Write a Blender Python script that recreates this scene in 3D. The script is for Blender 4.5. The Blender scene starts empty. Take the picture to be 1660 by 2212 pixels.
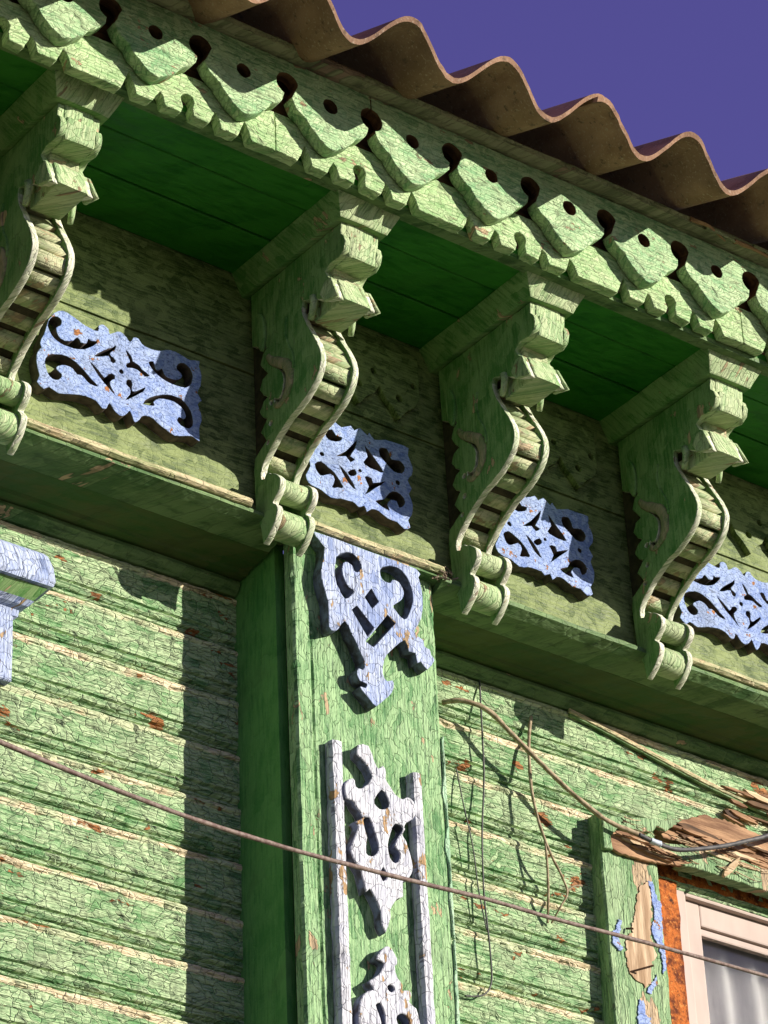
import bpy, bmesh, math, random
from mathutils import Vector, Matrix, noise
random.seed(7)
scn = bpy.context.scene
COL = scn.collection

# ------------------------------------------------------------------ camera
CAM_F, PCX, PCY = 7095.5, 830.0, 1106.0          # focal length and centre, photo at 1660 px width
def _axes():
    a = (11460 - PCX, 5000 - PCY); b = (272 - PCX, -10300 - PCY)   # vanishing points of wall and of plumb lines
    X = Vector((a[0], a[1], CAM_F)).normalized()
    Z = Vector((b[0], b[1], CAM_F)).normalized()
    return X, Z.cross(X), Z
AX, AY, AZ = _axes()
CAM_POS = Vector((-3.286, -4.6, -3.002))
ROW = [Vector((AX[i], AY[i], AZ[i])) for i in range(3)]
cam_data = bpy.data.cameras.new('camera')
cam = bpy.data.objects.new('camera', cam_data); COL.objects.link(cam)
Rm = Matrix((ROW[0], -ROW[1], -ROW[2])).transposed().to_4x4()
cam.matrix_world = Matrix.Translation(CAM_POS) @ Rm
cam_data.sensor_fit = 'HORIZONTAL'; cam_data.sensor_width = 36.0
cam_data.lens = 36.0 * CAM_F / 1660.0
cam_data.clip_end = 3000
scn.camera = cam

# ------------------------------------------------------------------ sky, sun, exposure
TO_SUN = Vector((0.90, -1.0, 0.44)).normalized()
ELEV = math.asin(TO_SUN.z)
wd = bpy.data.worlds.new('World'); scn.world = wd; wd.use_nodes = True
wt = wd.node_tree; wt.nodes.clear()
sky = wt.nodes.new('ShaderNodeTexSky'); sky.sky_type = 'NISHITA'; sky.sun_disc = False
sky.sun_elevation = ELEV; sky.sun_rotation = math.atan2(TO_SUN.x, TO_SUN.y)
sky.air_density = 1.0; sky.dust_density = 0.1; sky.ozone_density = 1.5
tint = wt.nodes.new('ShaderNodeHueSaturation')          # the photograph's violet cast of the clear sky
tint.inputs['Hue'].default_value = 0.576; tint.inputs['Saturation'].default_value = 1.52; tint.inputs['Value'].default_value = 1.0
bg = wt.nodes.new('ShaderNodeBackground'); bg.inputs['Strength'].default_value = 0.112
wo = wt.nodes.new('ShaderNodeOutputWorld')
gam = wt.nodes.new('ShaderNodeGamma'); gam.inputs['Gamma'].default_value = 0.62
wt.links.new(sky.outputs[0], gam.inputs['Color']); wt.links.new(gam.outputs[0], tint.inputs['Color']); wt.links.new(tint.outputs[0], bg.inputs['Color'])
wt.links.new(bg.outputs[0], wo.inputs['Surface'])
sd = bpy.data.lights.new('sun', 'SUN'); sd.energy = 5.0; sd.angle = math.radians(0.5); sd.color = (1.0, 0.94, 0.82)
sun = bpy.data.objects.new('sun', sd); COL.objects.link(sun)
sun.rotation_euler = TO_SUN.to_track_quat('Z', 'Y').to_euler(); sun.location = (6, -7, 5)
vs = scn.view_settings
vs.view_transform = 'Standard'; vs.look = 'None'; vs.gamma = 1.0; vs.use_curve_mapping = False
vs.exposure = 0.72
scn.cycles.max_bounces = 5; scn.cycles.diffuse_bounces = 3; scn.cycles.glossy_bounces = 2

# ------------------------------------------------------------------ pixel -> place (photo at 1660 px width)
def ray(px, py):
    d = Vector((px - PCX, py - PCY, CAM_F))
    return Vector((AX.dot(d), AY.dot(d), AZ.dot(d)))
def on_y(px, py, y):
    r = ray(px, py); return CAM_POS + r * ((y - CAM_POS.y) / r.y)
def on_x(px, py, x):
    r = ray(px, py); return CAM_POS + r * ((x - CAM_POS.x) / r.x)
def zm(x0, y0, s):                                # a crop of the full photograph -> 1660 px coordinates
    return lambda x, y: ((x0 + x / s) / 1.356, (y0 + y / s) / 1.356)
def trace(pts, crop, y):
    out = []
    for (x, yy) in pts:
        p = on_y(*crop(x, yy), y); out.append((p.x, p.z))
    return out

# ------------------------------------------------------------------ object helpers
def tag(o, label=None, cat=None, group=None, kind=None):
    if label: o['label'] = label
    if cat: o['category'] = cat
    if group: o['group'] = group
    if kind: o['kind'] = kind
    return o
def thing(name, loc, label, cat, group=None):
    o = bpy.data.objects.new(name, None); COL.objects.link(o); o.location = loc
    o.empty_display_size = 0.05
    return tag(o, label, cat, group)
def origin(p):
    v = Vector((0, 0, 0))
    while p is not None:
        v += p.location; p = p.parent
    return v
def link(name, me, mats, parent=None, smooth=False):
    """me is in world coordinates; moved into the parent's frame."""
    if parent is not None:
        me.transform(Matrix.Translation(-origin(parent)))
    if not isinstance(mats, (list, tuple)): mats = [mats]
    for m in mats: me.materials.append(m)
    if smooth:
        for p in me.polygons: p.use_smooth = True
    o = bpy.data.objects.new(name, me); COL.objects.link(o)
    if parent is not None: o.parent = parent
    return o
def copy_tree(o, parent=None):
    c = o.copy(); COL.objects.link(c); c.parent = parent
    for ch in list(o.children):
        copy_tree(ch, c)
    return c
def from_bm(bm, name='m'):
    me = bpy.data.meshes.new(name); bm.normal_update(); bm.to_mesh(me); bm.free(); return me

def box_bm(x0, x1, y0, y1, z0, z1, bevel=0.0, seg=1, jit=0.0, cuts=0):
    bm = bmesh.new()
    bmesh.ops.create_cube(bm, size=1.0)
    for v in bm.verts:
        v.co = Vector((x0 + (v.co.x + .5) * (x1 - x0), y0 + (v.co.y + .5) * (y1 - y0), z0 + (v.co.z + .5) * (z1 - z0)))
    if cuts:
        d = [x1 - x0, y1 - y0, z1 - z0]; ax = d.index(max(d))
        es = [e for e in bm.edges if abs((e.verts[0].co - e.verts[1].co)[ax]) > 1e-5]
        bmesh.ops.subdivide_edges(bm, edges=es, cuts=cuts, use_grid_fill=True)
    if bevel:
        es = [e for e in bm.edges if len(e.link_faces) == 2 and e.calc_face_angle(0) > 0.5]
        bmesh.ops.bevel(bm, geom=es, offset=bevel, segments=seg, affect='EDGES', profile=0.6)
    if jit: jitter(bm, jit)
    return bm
def jitter(bm, a, f=9.0):
    for v in bm.verts:
        v.co += noise.noise_vector(v.co * f) * a + noise.noise_vector(v.co * f * 5) * a * .35
def box(name, ext, mat, parent=None, bevel=0.003, jit=0.0008, cuts=0, seg=1):
    return link(name, from_bm(box_bm(*ext, bevel=bevel, jit=jit, cuts=cuts, seg=seg)), mat, parent)

def smooth_loop(pts, n=4):
    """closed Catmull-Rom through the points"""
    out = []; L = len(pts)
    for i in range(L):
        p0, p1, p2, p3 = (Vector(pts[(i + k - 1) % L]) for k in range(4))
        for s in range(n):
            t = s / n
            out.append(0.5 * ((2 * p1) + (-p0 + p2) * t + (2 * p0 - 5 * p1 + 4 * p2 - p3) * t * t + (-p0 + 3 * p1 - 3 * p2 + p3) * t ** 3))
    return [(v.x, v.y) for v in out]
def smooth_line(pts, n=6):
    out = []; L = len(pts)
    P = [Vector(p) for p in pts]
    for i in range(L - 1):
        p0 = P[max(i - 1, 0)]; p1 = P[i]; p2 = P[i + 1]; p3 = P[min(i + 2, L - 1)]
        for s in range(n):
            t = s / n
            out.append(0.5 * ((2 * p1) + (-p0 + p2) * t + (2 * p0 - 5 * p1 + 4 * p2 - p3) * t * t + (-p0 + 3 * p1 - 3 * p2 + p3) * t ** 3))
    out.append(P[-1]); return out
def circle(cx, cy, r, n=18):
    return [(cx + r * math.cos(2 * math.pi * i / n), cy + r * math.sin(2 * math.pi * i / n)) for i in range(n)]
def dense(loop, step):
    out = []
    for i in range(len(loop)):
        a = Vector(loop[i]); b = Vector(loop[(i + 1) % len(loop)])
        k = max(1, int((b - a).length / step))
        for s in range(k):
            out.append(tuple(a + (b - a) * (s / k)))
    return out
def plate_mesh(loops, thick, bevel=0.0015, rough=0.0, seed=0.0):
    """flat carved board from an outline and its holes: lies in XY, thickness along Z, centred"""
    cu = bpy.data.curves.new('c', 'CURVE'); cu.dimensions = '2D'; cu.fill_mode = 'BOTH'
    cu.extrude = max(thick / 2 - bevel, 1e-4); cu.bevel_depth = bevel; cu.bevel_resolution = 1; cu.offset = -bevel
    for lp in loops:
        if rough:
            lp = [(x + rough * noise.noise(Vector((x * 90, y * 90, seed))) + .6 * rough * noise.noise(Vector((x * 260, y * 260, seed))),
                   y + rough * noise.noise(Vector((x * 90, y * 90, seed + 9))) + .6 * rough * noise.noise(Vector((x * 260, y * 260, seed + 5)))) for x, y in lp]
        sp = cu.splines.new('POLY'); sp.points.add(len(lp) - 1)
        for p, q in zip(sp.points, lp): p.co = (q[0], q[1], 0, 1)
        sp.use_cyclic_u = True
    ob = bpy.data.objects.new('tmp', cu); COL.objects.link(ob)
    dg = bpy.context.evaluated_depsgraph_get()
    me = bpy.data.meshes.new_from_object(ob.evaluated_get(dg))
    bpy.data.objects.remove(ob); bpy.data.curves.remove(cu)
    return me
def plate_xz(loops, yback, yfront, **k):
    """board standing parallel to the wall: loops in (x, z)"""
    me = plate_mesh(loops, abs(yback - yfront), **k)
    ym = (yback + yfront) / 2
    for v in me.vertices:
        u, w, t = v.co; v.co = (u, ym - t, w)
    return me
def plate_yz(loops, x0, x1, **k):
    """board standing square to the wall: loops in (y, z)"""
    me = plate_mesh(loops, abs(x1 - x0), **k)
    xm = (x0 + x1) / 2
    for v in me.vertices:
        u, w, t = v.co; v.co = (xm + t, u, w)
    return me
def extrude_x(profile, x0, x1, step=0.04, jit=0.001, caps=True):
    """profile: open or closed list of (y, z), swept along x with a little unevenness"""
    n = max(1, int(round((x1 - x0) / step))); m = len(profile)
    V = []; Fc = []
    for i in range(n + 1):
        x = x0 + (x1 - x0) * i / n
        for j, (y, z) in enumerate(profile):
            q = Vector((x * 7, y * 30, z * 30))
            d = noise.noise_vector(q) * jit + noise.noise_vector(Vector((x * 45, y * 90, z * 90))) * jit * .6
            V.append((x, y + d.y, z + d.z))
    for i in range(n):
        for j in range(m):
            j2 = (j + 1) % m
            Fc.append((i * m + j, (i + 1) * m + j, (i + 1) * m + j2, i * m + j2))
    if caps:
        Fc.append(tuple(range(m))); Fc.append(tuple(n * m + j for j in reversed(range(m))))
    me = bpy.data.meshes.new('x'); me.from_pydata(V, [], Fc)
    bm = bmesh.new(); bm.from_mesh(me); bmesh.ops.recalc_face_normals(bm, faces=bm.faces); bm.to_mesh(me); bm.free()
    return me
def tube(pts, r, sides=8, wob=0.0, taper=None):
    P = [Vector(p) for p in pts]; V = []; Fc = []
    prev = None
    for i, p in enumerate(P):
        t = (P[min(i + 1, len(P) - 1)] - P[max(i - 1, 0)]).normalized()
        if prev is None:
            u = t.orthogonal().normalized()
        else:
            u = (prev - t * prev.dot(t)).normalized()
        prev = u; w = t.cross(u)
        rr = r * (taper(i / (len(P) - 1)) if taper else 1)
        for k in range(sides):
            a = 2 * math.pi * k / sides
            d = u * math.cos(a) + w * math.sin(a)
            r2 = rr * (1 + wob * noise.noise(p * 60 + d * 3))
            V.append(p + d * r2)
    for i in range(len(P) - 1):
        for k in range(sides):
            k2 = (k + 1) % sides
            Fc.append((i * sides + k, i * sides + k2, (i + 1) * sides + k2, (i + 1) * sides + k))
    Fc.append(tuple(reversed(range(sides)))); Fc.append(tuple((len(P) - 1) * sides + k for k in range(sides)))
    me = bpy.data.meshes.new('t'); me.from_pydata(V, [], Fc); return me

# ------------------------------------------------------------------ materials
class NT:
    def __init__(s, name):
        s.m = bpy.data.materials.new(name); s.m.use_nodes = True
        s.t = s.m.node_tree; s.t.nodes.clear()
        s.out = s.t.nodes.new('ShaderNodeOutputMaterial')
        s.b = s.t.nodes.new('ShaderNodeBsdfPrincipled')
        s.t.links.new(s.b.outputs[0], s.out.inputs['Surface'])
        g = s.t.nodes.new('ShaderNodeNewGeometry'); s.pos = g.outputs['Position']; s.geo = g
    def put(s, sock, v):
        if isinstance(v, bpy.types.NodeSocket): s.t.links.new(v, sock)
        elif isinstance(v, (tuple, list)) and len(v) == 3 and sock.type == 'RGBA': sock.default_value = (*v, 1)
        else: sock.default_value = v
    def math(s, op, a, b=0.0, clamp=False):
        n = s.t.nodes.new('ShaderNodeMath'); n.operation = op; n.use_clamp = clamp
        s.put(n.inputs[0], a); s.put(n.inputs[1], b); return n.outputs[0]
    def vmul(s, v, k):
        n = s.t.nodes.new('ShaderNodeVectorMath'); n.operation = 'MULTIPLY'
        s.put(n.inputs[0], v); s.put(n.inputs[1], k); return n.outputs[0]
    def vadd(s, v, k):
        n = s.t.nodes.new('ShaderNodeVectorMath'); n.operation = 'ADD'
        s.put(n.inputs[0], v); s.put(n.inputs[1], k); return n.outputs[0]
    def flat(s):
        """two surface coordinates that work on faces square to any axis"""
        o = s.sep(s.pos); c = s.t.nodes.new('ShaderNodeCombineXYZ')
        s.put(c.inputs[0], s.math('ADD', o[0], s.math('MULTIPLY', o[1], .83)))
        s.put(c.inputs[1], s.math('ADD', o[2], s.math('MULTIPLY', o[1], .37))); return c.outputs[0]
    def noise(s, v, scale, detail=3, rough=.55, dist=0.0, dim='3D'):
        n = s.t.nodes.new('ShaderNodeTexNoise'); n.noise_dimensions = dim
        s.put(n.inputs['Vector'], v); n.inputs['Scale'].default_value = scale
        n.inputs['Detail'].default_value = detail; n.inputs['Roughness'].default_value = rough
        n.inputs['Distortion'].default_value = dist
        return n.outputs['Fac'], n.outputs['Color']
    def vor(s, v, scale, feature='F1', rnd=1.0, dim='3D'):
        n = s.t.nodes.new('ShaderNodeTexVoronoi'); n.voronoi_dimensions = dim; n.feature = feature; n.distance = 'CHEBYCHEV'
        s.put(n.inputs['Vector'], v); n.inputs['Scale'].default_value = scale
        n.inputs['Randomness'].default_value = rnd
        return n
    def mix(s, f, a, b, blend='MIX'):
        n = s.t.nodes.new('ShaderNodeMix'); n.data_type = 'RGBA'; n.blend_type = blend
        s.put(n.inputs[0], f); s.put(n.inputs[6], a); s.put(n.inputs[7], b); return n.outputs[2]
    def step(s, v, lo, hi, a=0.0, b=1.0):
        n = s.t.nodes.new('ShaderNodeMapRange'); n.interpolation_type = 'SMOOTHSTEP'
        s.put(n.inputs[0], v); s.put(n.inputs[1], lo); s.put(n.inputs[2], hi); s.put(n.inputs[3], a); s.put(n.inputs[4], b)
        return n.outputs[0]
    def sep(s, v):
        n = s.t.nodes.new('ShaderNodeSeparateXYZ'); s.put(n.inputs[0], v); return n.outputs
    def bump(s, h, strength=.6, dist=.004, normal=None):
        n = s.t.nodes.new('ShaderNodeBump'); n.inputs['Strength'].default_value = strength; n.inputs['Distance'].default_value = dist
        s.put(n.inputs['Height'], h)
        if normal is not None: s.put(n.inputs['Normal'], normal)
        return n.outputs[0]
    def done(s, col, rough=.7, normal=None, spec=.3, metal=0.0):
        s.put(s.b.inputs['Base Color'], col); s.put(s.b.inputs['Roughness'], rough)
        s.put(s.b.inputs['Specular IOR Level'], spec); s.put(s.b.inputs['Metallic'], metal)
        if normal is not None: s.put(s.b.inputs['Normal'], normal)
        return s.m

WOOD_L = (0.52, 0.38, 0.22); WOOD_D = (0.20, 0.105, 0.05); ORANGE = (0.42, 0.17, 0.055)
def paint(name, base, light, dark, grain='X', scale=60, aniso=2.2, crack=.8, peel=.0, peel_scale=14, wood=WOOD_L,
          bump=.7, dist=.004, rough=.65, board=False, spec=.28, cover=.5):
    """old cracked oil paint on wood: flakes, cracks along and across the grain, chips down to the wood"""
    N = NT(name)
    U = N.flat()
    _, wc = N.noise(U, 11, 3, .6, dim='2D')
    P = N.vadd(U, N.vmul(N.vadd(wc, (-.5, -.5, 0)), (.060, .060, 0)))
    along = {'X': (1 / aniso, 1, 1), 'Z': (1, 1 / aniso, 1), 'N': (1, 1, 1)}[grain]
    Pg = N.vmul(P, along)
    fine = {'X': (.07, 1, 1), 'Z': (1, .07, 1), 'N': (.5, 1, 1)}[grain]
    gr, _ = N.noise(N.vmul(U, fine), 210, 3, .62, dim='2D')
    f1 = N.vor(Pg, scale, 'F1', .9, '2D'); f2 = N.vor(Pg, scale, 'F2', .9, '2D')
    edge = N.math('SUBTRACT', f2.outputs['Distance'], f1.outputs['Distance'])
    cellv = N.sep(f1.outputs['Color'])[0]
    big, _ = N.noise(U, 5.0, 4, .62, dim='2D')
    mid, _ = N.noise(N.vmul(U, {'X': (.55, 1, 1), 'Z': (1, .55, 1), 'N': (1, 1, 1)}[grain]), 30, 4, .65, dim='2D')
    width = N.step(mid, .36, .66, .004, .125)
    cr = N.math('MULTIPLY', N.step(edge, 0.0, width, 1, 0), N.step(mid, .42, .56, .0, 1))
    grk = N.math('MULTIPLY', N.step(gr, .32, .42, 1, 0), N.step(big, .38, .58, .45, 1))       # fine splits along the grain
    cr = N.math('MULTIPLY', cr, N.step(big, .40, .56, .12, 1))
    cr = N.math('MULTIPLY', N.math('MAXIMUM', cr, grk), crack, True)
    speck, _ = N.noise(U, 330, 2, .6, dim='2D')
    f = N.math('ADD', N.math('MULTIPLY', cellv, .20), N.math('ADD', N.math('MULTIPLY', gr, .60), N.math('MULTIPLY', big, .40)))
    f = N.math('ADD', f, N.math('ADD', N.math('MULTIPLY', mid, .45), N.math('MULTIPLY', speck, .25)))
    col = N.mix(N.step(f, cover + .20, cover + .62), base, light)
    col = N.mix(N.step(big, .55, .74, 0, .30), col, dark)
    col = N.mix(N.math('MULTIPLY', cr, .70), col, dark)
    dv = N.sep(N.vadd(N.vmul(Pg, (scale, scale, scale)), N.vmul(f1.outputs['Position'], (-scale, -scale, -scale))))
    curl = N.math('MULTIPLY', N.math('ADD', dv[1], N.math('MULTIPLY', dv[0], N.math('SUBTRACT', cellv, .5))), N.math('SUBTRACT', cellv, .35))
    h = N.math('ADD', N.math('MULTIPLY', N.math('MINIMUM', edge, .12), 2.6), N.math('MULTIPLY', curl, 1.9))
    h = N.math('ADD', h, N.math('ADD', N.math('MULTIPLY', gr, .9), N.math('MULTIPLY', mid, .5)))
    woodc = N.mix(N.step(gr, .35, .65), tuple(w * .5 for w in wood), wood)
    if board:                                     # worn nose along the top edge of every wall board
        z = N.sep(N.pos)[2]
        wn = N.math('MULTIPLY', N.math('SUBTRACT', mid, .5), .20)
        fr = N.math('FRACT', N.math('ADD', N.math('DIVIDE', N.math('SUBTRACT', .3145 + 11.65, z), .1165), wn))
        nose = N.math('MULTIPLY', N.step(fr, .0, .03), N.step(fr, .145, .175, 1, 0))
        nb = N.mix(N.step(gr, .3, .6), (.46, .35, .19), (.86, .73, .49))
        nb = N.mix(N.step(big, .46, .56, 0, .7), nb, light)
        nb = N.mix(N.math('MULTIPLY', cr, .7), nb, dark)
        col = N.mix(nose, col, nb)
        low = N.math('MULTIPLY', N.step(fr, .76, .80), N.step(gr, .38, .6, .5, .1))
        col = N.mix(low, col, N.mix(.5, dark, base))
    if peel > 0:
        pn = N.noise(N.vmul(U, {'X': (.4, 1, 1), 'Z': (1, .4, 1), 'N': (1, 1, 1)}[grain]), peel_scale, 4, .62, dim='2D')[0]
        pn = N.math('ADD', pn, N.math('MULTIPLY', cellv, .08))
        th = .74 - peel * .3
        pm = N.step(pn, th, th + .012)
        rim = N.step(pn, th - .02, th, 0, .5)
        col = N.mix(rim, col, dark); col = N.mix(pm, col, woodc)
    nrm = N.bump(h, bump, dist)
    return N.done(col, N.step(gr, .3, .7, rough - .1, rough + .15), nrm, spec)

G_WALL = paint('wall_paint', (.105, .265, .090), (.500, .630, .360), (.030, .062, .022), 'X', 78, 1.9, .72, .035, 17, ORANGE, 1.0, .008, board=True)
G_PIL = paint('pilaster_paint', (.060, .190, .056), (.330, .500, .250), (.024, .052, .020), 'Z', 85, 3.4, .8, .06, 22, WOOD_L, .95, .004)
G_PILSIDE = paint('pilaster_side_paint', (.055, .220, .045), (.125, .320, .085), (.025, .075, .02), 'Z', 30, 3.5, .25, .0, bump=.3)
G_LACE = paint('eave_lace_paint', (.22, .39, .15), (.54, .67, .36), (.055, .10, .035), 'X', 120, 1.8, .45, .02, 24, WOOD_L, 1.0, .004)
G_FASC = paint('upper_lace_paint', (.18, .37, .165), (.51, .66, .37), (.045, .10, .04), 'X', 125, 1.6, .45, .02, 26, WOOD_L, 1.0, .004)
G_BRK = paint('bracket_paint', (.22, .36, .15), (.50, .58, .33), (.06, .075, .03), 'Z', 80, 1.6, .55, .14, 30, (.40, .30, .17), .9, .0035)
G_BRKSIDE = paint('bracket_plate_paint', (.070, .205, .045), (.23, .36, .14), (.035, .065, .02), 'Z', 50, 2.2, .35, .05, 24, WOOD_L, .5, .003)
G_STEP = paint('bracket_step_paint', (.24, .33, .15), (.56, .55, .34), (.10, .085, .04), 'X', 90, 1.3, .55, .34, 34, (.52, .40, .24), .9, .003)
G_EDGE = paint('worn_edge_paint', (.42, .50, .30), (.82, .80, .66), (.14, .12, .07), 'Z', 110, 1.5, .5, .12, 40, (.55, .42, .30), .9, .003)
CURLP = paint('curl_paint', (.17, .22, .09), (.42, .34, .22), (.06, .06, .03), 'Z', 80, 1.5, .3, .1, 24, WOOD_L, .6, .003)
G_SOFF = paint('soffit_paint', (.014, .135, .010), (.036, .215, .020), (.008, .040, .006), 'X', 26, 3, .15, .0, bump=.25, rough=.5)  # green set extra dark to deepen the shade under the eave
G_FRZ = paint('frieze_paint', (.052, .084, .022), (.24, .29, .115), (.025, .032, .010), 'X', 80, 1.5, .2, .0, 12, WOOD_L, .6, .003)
G_LEDGE = paint('ledge_paint', (.055, .125, .036), (.17, .26, .105), (.03, .05, .02), 'X', 50, 2, .5, .06, 18, WOOD_L, .7, .004)
G_LIP = paint('lip_wood', (.26, .28, .13), (.62, .52, .32), (.07, .06, .03), 'X', 60, 3, .6, .25, 26, (.62, .48, .28), .9, .004)
G_STRIP = paint('eave_strip_paint', (.20, .23, .12), (.42, .42, .26), (.06, .06, .035), 'X', 80, 1.5, .6, .10, 10, (.42, .30, .22), .9, .004)
BLUE = paint('blue_paint', (.145, .22, .49), (.35, .44, .70), (.02, .025, .05), 'N', 78, 1.0, .85, .06, 30, ORANGE, .8, .003)
LILAC = paint('lilac_paint', (.20, .265, .49), (.47, .53, .70), (.03, .035, .065), 'Z', 62, 1.7, .95, .10, 26, (.45, .30, .16), .95, .004)
WHITEB = paint('faded_white_paint', (.40, .41, .49), (.64, .64, .69), (.05, .05, .07), 'Z', 62, 1.9, .95, .20, 24, (.50, .31, .15), .95, .004)
CASING = paint('casing_paint', (.11, .23, .09), (.34, .47, .25), (.03, .05, .02), 'Z', 60, 4.5, .7, .22, 11, (.58, .42, .26), .95, .006)

def plain(name, col, col2=None, scale=20, rough=.6, bump=.2, dist=.002, stretch=(1, 1, 1), spec=.3, metal=0.0, detail=5):
    N = NT(name); f, _ = N.noise(N.vmul(N.pos, stretch), scale, detail, .6)
    c = N.mix(N.step(f, .35, .65), col, col2 or tuple(k * .7 for k in col))
    return N.done(c, rough, N.bump(f, bump, dist), spec, metal)
BARE = plain('bare_wood', (.16, .085, .04), (.05, .025, .014), 60, .8, .6, .004, (.15, 1, 1))
BAREP = plain('bare_patch_wood', (.62, .46, .31), (.30, .19, .11), 55, .85, .9, .006, (1, 1, .10))
ROT = plain('rotten_wood', (.46, .27, .15), (.17, .085, .045), 55, .85, 1.0, .01, (.12, 1, 1))
SPLINT = plain('fresh_splinter', (.66, .52, .34), (.45, .30, .17), 60, .8, .8, .006, (.2, 1, 1))
CORE = plain('bracket_core_dark', (.075, .06, .035), (.035, .03, .018), 40, .9)  # dark tone stands in for shade in the gaps between the steps
FRETE = plain('fretwork_edge_wood', (.13, .10, .09), (.05, .04, .04), 50, .85)  # brown edge wood, darkened so the cut-outs read as deep shade
FRETB = plain('fretwork_edge_paint', (.19, .22, .33), (.07, .065, .075), 45, .8)  # darker tone of the carving paint, shading of the side faces put in
DARKW = plain('dark_timber', (.035, .028, .02), (.015, .012, .01), 30, .9)
ROOF = None
def roof_mat():
    N = NT('roof_sheet')
    f, _ = N.noise(N.vmul(N.pos, (1, .35, 1)), 14, 6, .65)
    g, _ = N.noise(N.pos, 160, 3, .6)
    big, _ = N.noise(N.pos, 3.5, 4, .6)
    c = N.mix(N.step(f, .33, .66), (.23, .125, .075), (.37, .22, .14))
    c = N.mix(N.step(big, .45, .7, 0, .5), c, (.14, .085, .058))
    c = N.mix(N.step(g, .56, .70, 0, .65), c, (.42, .32, .24))
    c = N.mix(N.step(N.noise(N.pos, 45, 5, .7)[0], .58, .66, 0, .7), c, (.09, .062, .045))
    return N.done(c, .85, N.bump(N.math('ADD', g, f), .5, .003), .2)
ROOF = roof_mat()
def rust_mat():
    N = NT('rusty_metal')
    f, _ = N.noise(N.pos, 34, 6, .68); g, _ = N.noise(N.pos, 120, 4, .6)
    c = N.mix(N.step(f, .36, .58), (.10, .022, .008), (.46, .125, .022))
    c = N.mix(N.step(g, .55, .7, 0, .8), c, (.62, .24, .06))
    c = N.mix(N.step(f, .58, .66), c, (.055, .018, .01))
    return N.done(c, .85, N.bump(N.math('ADD', f, g), .8, .005), .2)
RUST = rust_mat()
def pvc_mat():
    N = NT('window_plastic')
    f, _ = N.noise(N.vmul(N.pos, (1, 1, .4)), 12, 5, .6)
    c = N.mix(N.step(f, .35, .75), (.50, .395, .35), (.42, .33, .29))
    return N.done(c, .62, None, .12)
PVC = pvc_mat()
CURT = plain('net_curtain', (.80, .73, .71), (.62, .56, .56), 9, .9, .4, .01, (1, 1, .3))
SILVER = plain('grey_tape', (.55, .60, .70), (.35, .4, .5), 60, .5)
CABLE = plain('old_cable', (.045, .045, .05), (.11, .10, .10), 60, .6)
VINE = plain('dry_vine', (.42, .33, .22), (.22, .16, .10), 70, .85, .6, .003)
WIRE = plain('rusty_wire', (.11, .065, .055), (.22, .165, .14), 90, .65, .5, .002)
NAIL = plain('rusty_nail', (.07, .03, .02), (.14, .06, .03), 90, .7)
GROUND = plain('ground_earth', (.10, .105, .055), (.075, .07, .04), 3, .9)
DEBRIS = plain('dry_debris', (.13, .09, .06), (.30, .24, .18), 120, .9)
def glass_mat():
    N = NT('window_glass')
    N.b.inputs['Transmission Weight'].default_value = 1.0; N.b.inputs['IOR'].default_value = 1.45
    return N.done((.92, .95, .95), .03, None, .5)
GLASS = glass_mat()

# ------------------------------------------------------------------ setting
me = bpy.data.meshes.new('g'); S = 600.0; GZ = -4.6
me.from_pydata([(-S, -S, GZ), (S, -S, GZ), (S, S, GZ), (-S, S, GZ)], [], [(0, 1, 2, 3)])
tag(link('ground', me, GROUND), kind='structure')

XL, XR = -2.2, 2.7
YF = -0.165          # frieze front
YP = -0.18           # pilaster front
# ------------------------------------------------------------------ house wall of moulded boards
wall = thing('house_wall', (0.6, 0, GZ), 'green clapboard house wall with cracked flaking paint and pale worn board edges', 'wall')
PROF = [(0.0, .0000), (-.0055, -.0010), (-.0120, -.0040), (-.0150, -.0090), (-.0150, -.0140), (-.0125, -.0175), (-.0120, -.0400),
        (-.0118, -.0650), (-.0118, -.0840), (-.0060, -.0865), (-.0058, -.0885), (-.0110, -.0905), (-.0108, -.1000), (-.0075, -.1040), (-.0030, -.1062),
        (-.0052, -.1085), (-.0052, -.1130), (-.0012, -.1150), (.0, -.1165)]
def board_mesh(z0, x0, x1, step, jit, seed):
    n = max(1, int((x1 - x0) / step)); m = len(PROF); V = []; Fc = []
    for i in range(n + 1):
        x = x0 + (x1 - x0) * i / n
        sag = .0022 * noise.noise(Vector((x * 1.7, seed * 3.1, 1)))
        for j, (y, z) in enumerate(PROF):
            d1 = noise.noise(Vector((x * 22, j * .9 + seed * 7, 0))); d2 = noise.noise(Vector((x * 85, j * 1.7, seed)))
            e = jit * (0 if j in (0, m - 1) else 1)
            V.append((x, y - e * (.8 * d1 + .7 * d2) * .9, z0 + z + sag * (0 < j < m - 1) + e * (d1 * .9 + d2 * .8)))
    o = len(V)
    V += [(x0, .02, z0), (x0, .02, z0 - .1165), (x1, .02, z0), (x1, .02, z0 - .1165)]
    for i in range(n):
        for j in range(m - 1):
            Fc.append((i * m + j, i * m + j + 1, (i + 1) * m + j + 1, (i + 1) * m + j))
    Fc.append(tuple([o] + [o + 1] + [j for j in reversed(range(m))]))
    Fc.append(tuple([n * m + j for j in range(m)] + [o + 3, o + 2]))
    me = bpy.data.meshes.new('b'); me.from_pydata(V, [], Fc); return me
ZTOP = .3145
WX0, WX1 = 1.06, 2.0                       # window opening
ZWIN = -.01
nb = int((ZTOP - GZ) / .1165)
rough_parts = {}
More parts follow.
